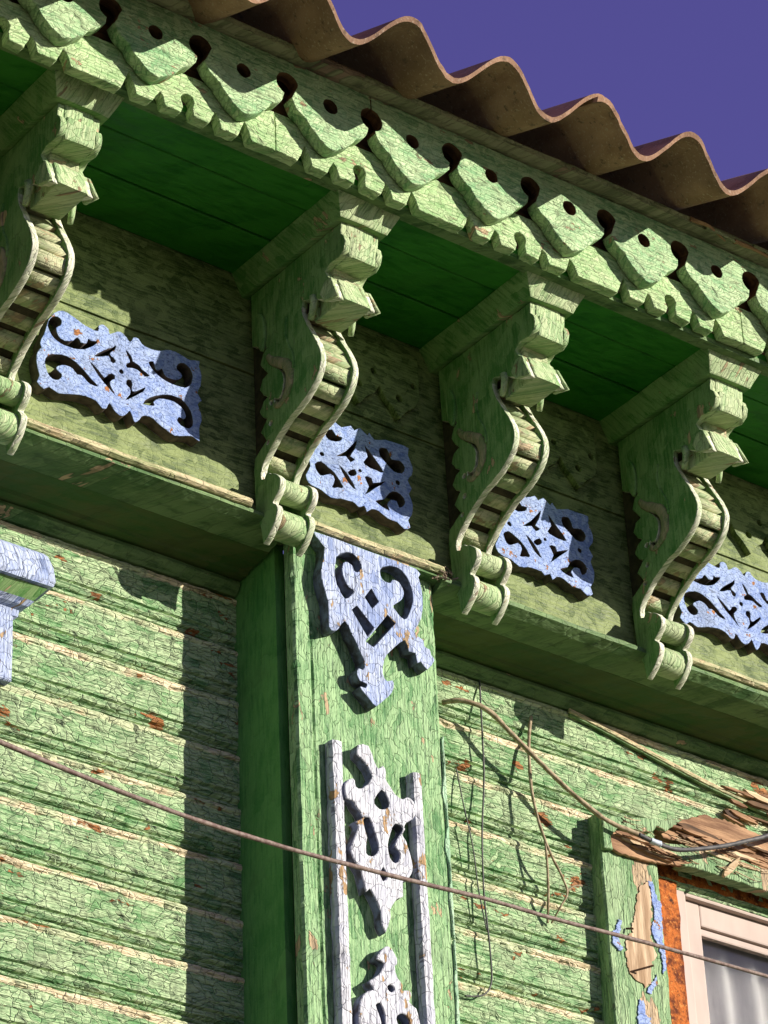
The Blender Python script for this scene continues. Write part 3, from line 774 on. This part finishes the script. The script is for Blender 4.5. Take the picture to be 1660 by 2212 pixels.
nar_holes = [
    [(905, 1545), (940, 1545), (958, 1580), (968, 1603), (1010, 1610), (1035, 1645), (1020, 1675), (980, 1665), (940, 1622), (910, 1585)],
    [(895, 1842), (938, 1832), (960, 1800), (1000, 1793), (1036, 1825), (1040, 1862), (1015, 1876), (1000, 1842), (972, 1836), (955, 1862), (968, 1892), (930, 1872)],
    [(560, 1642), (590, 1628), (630, 1660), (662, 1690), (706, 1762), (680, 1764), (650, 1762), (662, 1722), (640, 1692), (602, 1702), (578, 1690)],
    [(820, 1528), (872, 1600), (922, 1672), (880, 1662), (842, 1642), (818, 1620), (838, 1592)],
    [(672, 1588), (720, 1560), (772, 1502), (762, 1550), (742, 1586), (766, 1603), (745, 1617), (722, 1588)],
    [(688, 1643), (735, 1698), (778, 1775), (738, 1738)],
    [(735, 1680), (768, 1664), (778, 1690), (752, 1702)],
    [(828, 1708), (862, 1715), (872, 1742), (932, 1730), (884, 1766), (833, 1802), (852, 1760)],
    [(610, 1450), (640, 1440), (660, 1470), (690, 1480), (680, 1500), (640, 1500), (612, 1480)]]
nd = [(1005, 1735, 12), (590, 1578, 11), (800, 1670, 8)]
c3 = carving('fretwork_carving', nar_outer, nar_holes, nd, V7, CY0, CY1, BLUE, 'small light blue fretwork carving between the two rightmost brackets', 'carving', GRP, seed=3)
c2 = carving('fretwork_carving', nar_outer, nar_holes, nd, V7, CY0, CY1, BLUE, 'small light blue fretwork carving right of the bracket above the pilaster', 'carving', GRP, seed=4, shift=-.487)

# dark fretted strip high on the frieze
def frieze_lace(x0, x1, seed):
    random.seed(seed); p = .105; x = x0; out = [(x0, .93), (x0, .83)]
    holes = []
    while x + p <= x1:
        out += [(x + .012, .805), (x + .03, .79), (x + .05, .765), (x + .07, .79), (x + .09, .805), (x + p, .83)]
        holes += [circle(x + .05, .815, .009, 10), circle(x + .09, .86, .008, 10)]
        x += p
    out += [(x, .93)]
    return plate_xz([dense(out, .01)] + holes, YF - .001, YF - .016, bevel=.001, rough=.001, seed=seed)
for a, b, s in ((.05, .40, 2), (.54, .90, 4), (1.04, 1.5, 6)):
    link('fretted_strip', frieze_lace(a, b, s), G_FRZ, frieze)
random.seed(11)

# ------------------------------------------------------------------ carvings and battens on the pilaster
V2 = zm(650, 1200, 2.371)
top_outer = [(636, 842), (1000, 975), (1352, 1108), (1368, 1165), (1390, 1250), (1397, 1350), (1388, 1450), (1345, 1528), (1352, 1560), (1400, 1600), (1408, 1645), (1448, 1665), (1455, 1705), (1482, 1742), (1430, 1805), (1385, 1750), (1360, 1760), (1345, 1690), (1300, 1680), (1275, 1600), (1205, 1650), (1150, 1700), (1125, 1765), (1120, 1835), (1150, 1885), (1190, 1880), (1196, 1930), (1170, 1985), (1140, 2005), (1075, 2062), (1030, 2012), (980, 1955), (965, 1922), (1000, 1932), (1012, 1905), (960, 1882), (940, 1830), (952, 1795), (985, 1810), (990, 1760), (970, 1700), (940, 1630), (900, 1550), (860, 1468), (812, 1520), (785, 1540), (745, 1505), (742, 1340), (705, 1220), (690, 1120), (716, 955)]
top_holes = [
    [(800, 1060), (815, 1020), (870, 1000), (920, 1020), (960, 1080), (945, 1125), (915, 1118), (905, 1085), (862, 1062), (840, 1100), (850, 1160), (880, 1220), (915, 1250), (862, 1295), (820, 1230), (795, 1150)],
    [(1110, 1140), (1130, 1105), (1190, 1100), (1250, 1130), (1300, 1210), (1317, 1300), (1300, 1390), (1265, 1437), (1210, 1380), (1195, 1350), (1250, 1312), (1260, 1260), (1232, 1205), (1190, 1185), (1178, 1207), (1130, 1187)]]
top_sharp = [[(1040, 1250), (1085, 1330), (1045, 1375), (1000, 1305)], [(945, 1370), (1050, 1510), (1010, 1565), (915, 1400)], [(1150, 1440), (1195, 1495), (1065, 1635), (1015, 1600)]]
PY1 = YP - .030
lo = [smooth_loop(trace(top_outer, V2, PY1), 2)] + [grow(smooth_loop(trace(h, V2, PY1), 3), 1.10) for h in top_holes] + [grow(trace(h, V2, PY1), 1.16) for h in top_sharp]
me = plate_xz(lo, YP - .001, PY1, bevel=.0012, rough=.0014, seed=5)
o = link('fretwork_carving', me, [LILAC, FRETB])
for p_ in o.data.polygons:
    if abs(p_.normal.y) < .35: p_.material_index = 1
base = Vector((.18, YP, .18)); o.data.transform(Matrix.Translation(-base)); o.location = base
tag(o, 'large pale blue fretwork pendant carving at the top of the pilaster', 'carving')
V3 = zm(900, 2100, 2.458)
mid_outer = [(372, 200), (445, 208), (490, 320), (515, 372), (550, 350), (572, 400), (570, 450), (600, 500), (640, 560), (690, 592), (725, 578), (770, 610), (786, 680), (770, 732), (720, 760), (702, 800), (692, 850), (720, 900), (745, 990), (766, 1080), (755, 1130), (720, 1180), (692, 1185), (695, 1292), (660, 1305), (640, 1325), (602, 1390), (606, 1440), (570, 1552), (540, 1490), (530, 1400), (490, 1300), (450, 1238), (430, 1262), (405, 1180), (390, 1110), (340, 1030), (316, 950), (330, 900), (372, 790), (350, 750), (402, 725), (352, 640), (330, 600), (285, 590), (268, 520), (280, 470), (320, 438), (345, 460), (357, 502), (402, 512), (472, 430), (400, 310), (362, 270)]
mid_holes = [[(540, 530), (580, 590), (586, 640), (550, 662), (505, 640), (490, 598)],
             [(410, 752), (450, 738), (480, 820), (512, 920), (502, 972), (470, 992), (430, 972), (437, 870)],
             [(640, 778), (692, 815), (660, 860), (635, 930), (662, 960), (667, 1010), (640, 1042), (600, 1000), (588, 920), (605, 850)],
             [(550, 1083), (577, 1150), (556, 1182), (533, 1140)]]
carving('fretwork_carving', mid_outer, mid_holes, [], V3, YP - .001, YP - .026, WHITEB, 'faded white spindle carving between the two battens, crossed by the wire', 'carving', None, n=2, rough=.0014, seed=8, bevel=.0025)
low_outer = [(575, 1650), (612, 1670), (652, 1740), (652, 1780), (633, 1802), (655, 1880), (692, 1930), (690, 1972), (740, 1968), (757, 2010), (738, 2052), (790, 2100), (812, 2180), (818, 2260), (780, 2360), (700, 2450), (600, 2500), (500, 2440), (420, 2350), (383, 2250), (373, 2150), (390, 2030), (440, 1972), (482, 1962), (448, 1902), (480, 1883), (520, 1850), (552, 1792), (540, 1760), (500, 1742), (530, 1690)]
low_holes = [[(503, 2080), (532, 2072), (553, 2120), (565, 2200), (560, 2300), (532, 2300), (540, 2200), (520, 2140)]]
carving('fretwork_carving', low_outer, low_holes, [(605, 1955, 23), (695, 2190, 46)], V3, YP - .001, YP - .026, WHITEB, 'faded white carving at the bottom of the pilaster, cut off by the lower edge', 'carving', None, n=2, rough=.0014, seed=9, bevel=.0025)
def batten(pt, pb, w, label):
    t = on_y(*V3(*pt), YP - .02); bt = on_y(*V3(*pb), YP - .02)
    x = (t.x + bt.x) / 2
    n = 120; z1 = t.z; z0 = -1.6; V = []; Fc = []
    prof = [(0, 0), (0, -.012), (.004, -.019), (w / 2, -.021), (w - .004, -.019), (w, -.012), (w, 0)]; m = len(prof)
    for i in range(n + 1):
        z = z0 + (z1 - z0) * i / n; lean = (t.x - bt.x) * ((z - bt.z) / (t.z - bt.z)) + bt.x
        for j, (a, c) in enumerate(prof):
            V.append((lean + a + .0022 * noise.noise(Vector((z * 30, j, x * 50))) , YP - .001 + c + .001 * noise.noise(Vector((z * 50, j * 2, 7))), z + (.006 * (j / m) if i == n else 0)))
    for i in range(n):
        for j in range(m):
            j2 = (j + 1) % m; Fc.append((i * m + j, i * m + j2, (i + 1) * m + j2, (i + 1) * m + j))
    Fc.append(tuple(reversed(range(m)))); Fc.append(tuple(n * m + j for j in range(m)))
    base = Vector((x, YP, z0)); V = [tuple(Vector(v) - base) for v in V]
    me = bpy.data.meshes.new('b'); me.from_pydata(V, [], Fc)
    bm = bmesh.new(); bm.from_mesh(me); bmesh.ops.recalc_face_normals(bm, faces=bm.faces); bm.to_mesh(me); bm.free()
    me.materials.append(WHITEB)
    ob = bpy.data.objects.new('batten', me); COL.objects.link(ob); ob.location = base
    tag(ob, label, 'batten', 'faded white battens on the pilaster')
batten((170, 165), (243, 2212), .030, 'faded white batten on the left of the pilaster carvings')
batten((752, 400), (856, 2212), .027, 'faded white batten on the right of the pilaster carvings')

# ------------------------------------------------------------------ window hood at the left edge
hood = thing('window_hood', (-.9, 0, .10), 'pale blue moulded window hood corner at the left picture edge', 'window hood')
def hood_mesh(levels, xc, x0):
    bm = bmesh.new(); rings = []
    for (d_, z) in levels:
        row = []
        n = 14
        for i in range(n + 1):
            x = x0 + (xc + d_ - x0) * i / n
            j = .0016 * noise.noise(Vector((x * 40, z * 60, 1)))
            row.append(bm.verts.new((x, -d_ - .012 + j, z + j)))
        for i in range(1, 4):
            row.append(bm.verts.new((xc + d_ + .0012 * noise.noise(Vector((z * 60, i, 1))), (-d_ - .012) * (1 - i / 3) + .0 * i, z)))
        rings.append(row)
    for a, b_ in zip(rings, rings[1:]):
        for i in range(len(a) - 1): bm.faces.new((a[i], a[i + 1], b_[i + 1], b_[i]))
    for ring, rev in ((rings[0], True), (rings[-1], False)):
        c = bm.verts.new((x0, 0, ring[0].co.z))
        f = ring + [c]
        bm.faces.new(list(reversed(f)) if rev else f)
    bmesh.ops.recalc_face_normals(bm, faces=bm.faces)
    return from_bm(bm)
link('hood_moulding', hood_mesh([(.004, .098), (.012, .104), (.014, .118), (.026, .124), (.034, .134)], -.522, -1.5), LILAC, hood)
link('hood_soffit', hood_mesh([(.032, .1345), (.052, .158)], -.522, -1.5), G_BRKSIDE, hood)
link('hood_board', hood_mesh([(.050, .1585), (.060, .160), (.063, .170), (.060, .2), (.052, .228), (.046, .236)], -.522, -1.5), LILAC, hood)
box('jamb_board', (-.66, -.526, -.036, -.006, -.045, .097), LILAC, hood, bevel=.003, cuts=6)
box('jamb_board', (-.76, -.60, -.034, -.006, -1.4, -.046), LILAC, hood, bevel=.003, cuts=20)

# ------------------------------------------------------------------ window with rotten casing at lower right
win = thing('window', (1.5, 0, -1.6), 'white framed window with rust-stained flashing and curtain', 'window')
FR0 = on_y(*zm(1500, 2300, 2.2104)(1040, 700), .0).x
def frame_bar(name, ext, mat=PVC): return box(name, ext, mat, win, bevel=.004, jit=.0003, seg=2)
fx = FR0; fz = -.006
outer = frame_bar('frame_jamb', (fx, fx + .034, -.004, .06, -1.56, fz))
frame_bar('frame_jamb', (1.98, 2.02, -.004, .06, -1.56, fz))
frame_bar('frame_head', (fx + .0345, 1.9795, -.0035, .06, fz - .034, fz))
frame_bar('frame_sill', (fx + .0345, 1.9795, -.0035, .06, -1.56, -1.52))
# sash
frame_bar('sash_stile', (fx + .035, fx + .084, .010, .055, -1.519, fz - .0345))
frame_bar('sash_stile', (1.93, 1.979, .010, .055, -1.519, fz - .0345))
frame_bar('sash_rail', (fx + .0845, 1.9295, .0105, .055, fz - .086, fz - .0345))
frame_bar('sash_rail', (fx + .0845, 1.9295, .0105, .055, -1.519, -1.47))
frame_bar('glazing_bead', (fx + .0845, 1.9295, .018, .032, fz - .104, fz - .0865))
gp = box('glass_pane', (fx + .0847, 1.929, .034, .038, -1.4695, fz - .0868), GLASS, win, bevel=0, jit=0)
def curtain():
    V = []; Fc = []; nx, nz = 120, 12
    for i in range(nx + 1):
        x = fx - .02 + (1.05) * i / nx
        for j in range(nz + 1):
            z = -1.5 + 1.5 * j / nz
            V.append((x, .085 + .012 * math.sin(x * 70 + .8 * math.sin(z * 2)) + .01 * noise.noise(Vector((x * 9, z * 2, 0))), z))
    for i in range(nx):
        for j in range(nz):
            a = i * (nz + 1) + j; Fc.append((a, a + nz + 1, a + nz + 2, a + 1))
    me = bpy.data.meshes.new('c'); me.from_pydata(V, [], Fc); return me
link('curtain', curtain(), CURT, win, smooth=True)
box('room_back', (.9, 2.2, .9, .92, -1.7, .2), DARKW, win, bevel=0)
# rusty flashing
def ragged_strip(x0, x1, z0, z1, y, vert, seed, th=.004):
    n = 60; A = []; B = []
    for i in range(n + 1):
        t = i / n
        r1 = .006 * noise.noise(Vector((t * 24, seed, 0))) + .004 * noise.noise(Vector((t * 70, seed, 5)))
        r2 = .0025 * noise.noise(Vector((t * 30, seed, 8)))
        if vert: A.append((x1 + r1, z0 + (z1 - z0) * t)); B.append((x0 + r2, z0 + (z1 - z0) * t))
        else: A.append((x0 + (x1 - x0) * t, z0 + r1)); B.append((x0 + (x1 - x0) * t, z1 + r2))
    return plate_xz([A + list(reversed(B))], y, y - th, bevel=.0008)
link('rusty_flashing', ragged_strip(1.035, FR0 + .004, -1.56, .004, -.0065, True, 3), RUST, win)
link('rusty_flashing', ragged_strip(1.04, 2.06, -.014, .045, -.008, False, 5), RUST, win)
cas = thing('window_casing', (.97, -.02, -1.6), 'green window casing with paint flaked off to bare wood and a broken rotten header', 'window casing')
CX0 = on_y(*zm(1500, 2300, 2.2104)(610, 800), -.048).x; CX1 = 1.052
def casing_board():
    n = 150; V = []; Fc = []; us = [0, .003, .03, .055, .08, .11, .135, .148]; m = len(us); W = CX1 - CX0
    for i in range(n + 1):
        z = -1.62 + (1.62 + .066) * i / n
        for j, u in enumerate(us):
            e = 1 if j in (0, m - 1) else .4
            V.append((CX0 + u / .148 * W + e * (.003 * noise.noise(Vector((z * 20, j * 2, 3))) + .0018 * noise.noise(Vector((z * 80, j, 2)))),
                      -.048 + (.004 if j in (0, m - 1) else 0) + .0018 * noise.noise(Vector((z * 10, j * 1.3, 6))), z))
        V.append((CX1, -.006, z)); V.append((CX0 + .002, -.006, z))
    M2 = m + 2
    for i in range(n):
        for j in range(M2):
            j2 = (j + 1) % M2; Fc.append((i * M2 + j, i * M2 + j2, (i + 1) * M2 + j2, (i + 1) * M2 + j))
    Fc.append(tuple(reversed(range(M2)))); Fc.append(tuple(n * M2 + j for j in range(M2)))
    me = bpy.data.meshes.new('f'); me.from_pydata(V, [], Fc); return me
link('jamb_board', casing_board(), CASING, cas)
link('jamb_board', (lambda m: (m.transform(Matrix.Translation((2.045 - CX0, 0, 0))), m)[1])(casing_board()), CASING, cas)
VF = zm(1500, 2300, 2.2104)
def header_piece(pts, y0, y1, mat, name, n=1, seed=0, rough=.003, bevel=.002):
    lp = dense(trace(pts, VF, y1), .008)
    return link(name, plate_xz([lp], y0, y1, bevel=bevel, rough=rough, seed=seed), mat, cas)
header_piece([(585, 195), (640, 200), (760, 205), (1000, 225), (1110, 222), (1000, 300), (940, 262), (915, 300), (830, 300), (700, 268), (640, 330), (660, 415), (600, 405)], -.049, -.062, CASING, 'header_board', seed=2)
header_piece([(640, 285), (740, 300), (850, 340), (930, 350), (980, 380), (960, 430), (1080, 470), (1190, 510), (1100, 520), (930, 505), (800, 470), (700, 440), (640, 400)], -.049, -.058, ROT, 'rotten_header_piece', seed=4)
header_piece([(920, 260), (1000, 228), (1130, 215), (1250, 190), (1400, 230), (1560, 300), (1800, 400), (1800, 560), (1600, 500), (1400, 430), (1250, 400), (1050, 360), (980, 340)], -.020, -.050, ROT, 'rotten_header_piece', seed=6, rough=.005)
header_piece([(960, 375), (1100, 385), (1300, 430), (1500, 490), (2300, 760), (2300, 900), (1700, 700), (1400, 605), (1200, 540), (1090, 512), (1180, 505), (1060, 465), (950, 430)], -.030, -.060, CASING, 'header_board', seed=8)
# rotten zone at the right end of the wall
def splinter(px0, px1, y, w, mat, parent, name='splinter'):
    a = on_y(*VF(*px0), y); b = on_y(*VF(*px1), y)
    dirv = (b - a); L = dirv.length; t = dirv.normalized(); nrm = Vector((-t.z, 0, t.x))
    up, dn = [], []
    n = max(4, int(L / .012))
    for i in range(n + 1):
        f = i / n; k = min(1.0, f * 5 + .25, (1 - f) * 3 + .12)
        up.append(a + t * (L * f + random.uniform(-.004, .004)) + nrm * w * (.5 * k + random.uniform(-.14, .14)))
        dn.append(a + t * (L * f + random.uniform(-.004, .004)) - nrm * w * (.5 * k + random.uniform(-.14, .14)))
    q = up + dn[::-1]
    me = plate_xz([[(v.x, v.z) for v in q]], y + .005, y - .003, bevel=.0008, rough=.0008, seed=w * 900)
    tw = random.uniform(-.25, .25)
    for v in me.vertices: v.co.y += tw * (v.co.z - (a.z + (v.co.x - a.x) * t.z / max(.2, t.x)))
    link(name, me, mat, parent)
random.seed(21)
for i in range(34):
    x = random.uniform(980, 1640); y = 205 + (x - 980) * .36 + random.uniform(-20, 130)
    L = random.uniform(70, 240)
    L *= 1.5; splinter((x, y), (x + L, y + L * random.uniform(.28, .42)), -.052 - random.uniform(0, .010), random.uniform(.004, .012), random.choice([ROT, ROT, ROT, SPLINT, BARE]), cas)
for i in range(16):
    x = random.uniform(660, 980); y = 300 + (x - 660) * .36 + random.uniform(-10, 70)
    L = random.uniform(50, 130)
    L *= 1.3; splinter((x, y), (x + L, y + L * random.uniform(.28, .42)), -.059 - random.uniform(0, .005), random.uniform(.003, .007), random.choice([ROT, ROT, SPLINT, BARE]), cas)
splinter((1375, 590), (1475, 470), -.068, .012, SPLINT, cas)
for i in range(26):
    x = random.uniform(1330, 1760); y = 20 + (x - 1330) * .36 + random.uniform(-60, 190)
    L = random.uniform(60, 170)
    L *= 1.5; splinter((x, y), (x + L, y + L * random.uniform(.2, .6)), -.020 - random.uniform(0, .012), random.uniform(.005, .016), random.choice([ROT, ROT, SPLINT, BARE]), wall, 'rotten_splinter')
for i in range(70):                                # torn fibres
    x = random.uniform(690, 1700); y = 250 + (x - 690) * .30 + random.uniform(-70, 120); L = random.uniform(30, 150); sl = random.uniform(.2, .5)
    dy_ = -.058 - random.uniform(0, .012)
    q3 = [on_y(*VF(x, y), dy_), on_y(*VF(x + L * .5, y + L * sl * .5 + random.uniform(-8, 8)), dy_ - .004), on_y(*VF(x + L, y + L * sl), dy_ - random.uniform(-.004, .012))]
    link('wood_fibre', tube(smooth_line(q3, 4), random.uniform(.0007, .0018), 5, .3, lambda t: 1 - .7 * t), random.choice([ROT, SPLINT, SPLINT, BARE]), cas)
# chips of blue under-paint
for pts, m_ in (([(885, 620), (915, 640), (940, 740), (965, 760), (975, 900), (970, 1000), (995, 1080), (1000, 1200), (985, 1220), (960, 1060), (910, 970), (905, 900), (930, 860), (905, 740)], BLUE),
                ([(660, 960), (690, 870), (710, 880), (705, 940), (690, 990), (715, 1060), (700, 1080), (650, 1010)], BLUE),
                ([(910, 1280), (940, 1235), (942, 1290), (905, 1350), (870, 1335)], BLUE),
                ([(820, 1420), (835, 1385), (855, 1400), (865, 1490), (900, 1510), (900, 1600), (830, 1600), (815, 1500)], BLUE),
                ([(815, 700), (850, 640), (885, 620), (905, 740), (900, 880), (900, 990), (940, 1100), (900, 1180), (905, 1290), (860, 1310), (780, 1240), (745, 1150), (735, 1000), (780, 950), (795, 830)], SPLINT)):
    lp = dense(trace(pts, VF, -.050), .0025)
    link('paint_chip' if m_ is BLUE else 'bare_patch', plate_xz([lp], -.044, -.0512 if m_ is BLUE else -.0505, bevel=.0002, rough=.0055, seed=len(pts)), m_ if m_ is BLUE else BAREP, cas)
def nail(p, d, L=.03, r=.0022, parent=cas):
    a = Vector(p); b = a + Vector(d).normalized() * L
    link('nail', tube([a, a.lerp(b, .5), b], r, 6), NAIL, parent)
pn = on_y(*VF(770, 1210), -.05)
nail(pn, (.8, -.6, .25), .05)
nail(on_y(*VF(740, 930), -.05), (.5, -.8, -.2), .016)

# loose diagonal batten across the boards, right of the pilaster
V6 = zm(1126, 1450, 1.4756)
lb = thing('loose_batten', on_y(*V6(1100, 1080), -.02), 'thin weathered batten slipped diagonally across the boards under the ledge', 'batten')
for off, mat_, w, y in ((0, G_LIP, .0045, -.022), (11, G_LEDGE, .0055, -.018), (-9, SPLINT, .0025, -.019)):
    pts = [on_y(*V6(x, yy + off), y) for x, yy in ((800, 935), (900, 985), (1050, 1065), (1200, 1145), (1400, 1250), (1560, 1325), (1700, 1390))]
    link('strip', tube(smooth_line(pts, 6), w, 6, .3), mat_, lb)

# ------------------------------------------------------------------ vine, twig, cable, wires
def things_tube(name, pts, r, mat, label, cat, group=None, wob=.15, taper=None, sides=8, extra=()):
    base = Vector(pts[0]); o_ = thing(name, base, label, cat, group)
    link('strand', tube(smooth_line(pts, 8), r, sides, wob, taper), mat, o_, smooth=True)
    for nm, p2, r2, m2 in extra:
        link(nm, tube(smooth_line(p2, 6), r2, sides, wob), m2, o_, smooth=True)
    return o_
vp = [((955, 1518), -.02), ((1000, 1514), -.05), ((1055, 1535), -.065), ((1110, 1590), -.07), ((1160, 1640), -.07), ((1225, 1703), -.075), ((1290, 1758), -.078), ((1330, 1782), -.080), ((1385, 1805), -.082)]
vp = [on_y(*a, y) for a, y in vp]
cp = [((1380, 1803), -.083), ((1420, 1822), -.088), ((1470, 1836), -.092), ((1550, 1830), -.100), ((1610, 1818), -.105), ((1670, 1802), -.11), ((1800, 1760), -.12)]
cp = [on_y(*a, y) for a, y in cp]
things_tube('dry_vine', vp, .0052, VINE, 'pale dry vine stem arching from the pilaster to the window header', 'vine', wob=.3)
things_tube('cable', cp, .0052, CABLE, 'dark sagging cable over the rotten window header', 'cable', wob=.2,
            extra=[('tape', [cp[1].lerp(cp[0], .35), cp[1].lerp(cp[0], .1), cp[1].lerp(cp[2], .15)], 0.0066, SILVER)])
tw = [on_y(x, y, d_) for x, y, d_ in ((1148, 1548, -.02), (1143, 1600, -.03), (1147, 1690, -.045), (1160, 1760, -.05), (1178, 1815, -.055), (1195, 1855, -.055), (1215, 1895, -.05), (1226, 1930, -.05), (1210, 1962, -.045), (1192, 1995, -.02))]
t2 = [on_y(x, y, d_) for x, y, d_ in ((1178, 1815, -.055), (1183, 1870, -.05), (1185, 1930, -.04), (1184, 1995, -.02))]
t3 = [on_y(x, y, d_) for x, y, d_ in ((1226, 1925, -.05), (1240, 1915, -.055), (1258, 1914, -.06))]
things_tube('twig', tw, .0034, VINE, 'thin dry forked twig hanging on the boards left of the window casing', 'twig', wob=.3, taper=lambda t: 1.1 - .5 * t,
            extra=[('side_twig', t2, .0026, VINE), ('side_twig', t3, .0022, VINE)])
hs = [on_y(x, y, d_) for x, y, d_ in ((1036, 1462, -.012), (1041, 1560, -.032), (1046, 1680, -.030), (1042, 1800, -.034), (1046, 1930, -.030), (1058, 2040, -.034), (1062, 2120, -.030), (1044, 2150, -.026), (1005, 2152, -.020))]
h2 = [on_y(x, y, d_) for x, y, d_ in ((986, 1660, -.016), (1002, 1740, -.030), (1022, 1830, -.032), (1034, 1920, -.030), (1052, 2010, -.032))]
things_tube('shadow_strand', hs, .0019, CABLE, 'thin dark strand standing in for wire shadows on the boards just right of the pilaster', 'strand', wob=.3, extra=[('side_shadow_strand', h2, .0014, CABLE)])  # strands added where unseen wires only cast shadows on the wall
wp = [(-160, 1535), (0, 1603), (210, 1690), (420, 1770), (640, 1838), (850, 1893), (1060, 1945), (1190, 1983), (1400, 2038), (1660, 2110), (1900, 2180)]
wpts = [on_y(x, y, -1.05 + .0003 * x) for x, y in wp]
things_tube('wire', wpts, .0038, WIRE, 'thin rusty brown wire stretched across in front of the wall', 'wire', wob=.25)

# bits of debris caught at the ledge corner beside the pilaster
deb = thing('debris', (PX1 + .01, -.2, .40), 'dry twigs and dirt lodged on the ledge corner beside the pilaster', 'debris')
random.seed(5)
me_all = bmesh.new()
for i in range(60):
    c = Vector((PX1 + random.gauss(.012, .012), -.198 - abs(random.gauss(0, .006)), .394 + random.gauss(0, .007)))
    d_ = Vector((random.uniform(-1, 1), random.uniform(-.6, .6), random.uniform(-.8, .8))).normalized() * random.uniform(.004, .013)
    t_ = tube([c - d_, c, c + d_], random.uniform(.0007, .0022), 5)
    me_all.from_mesh(t_); bpy.data.meshes.remove(t_)
tag(link('twig_litter', from_bm(me_all), DEBRIS, deb), kind='stuff')
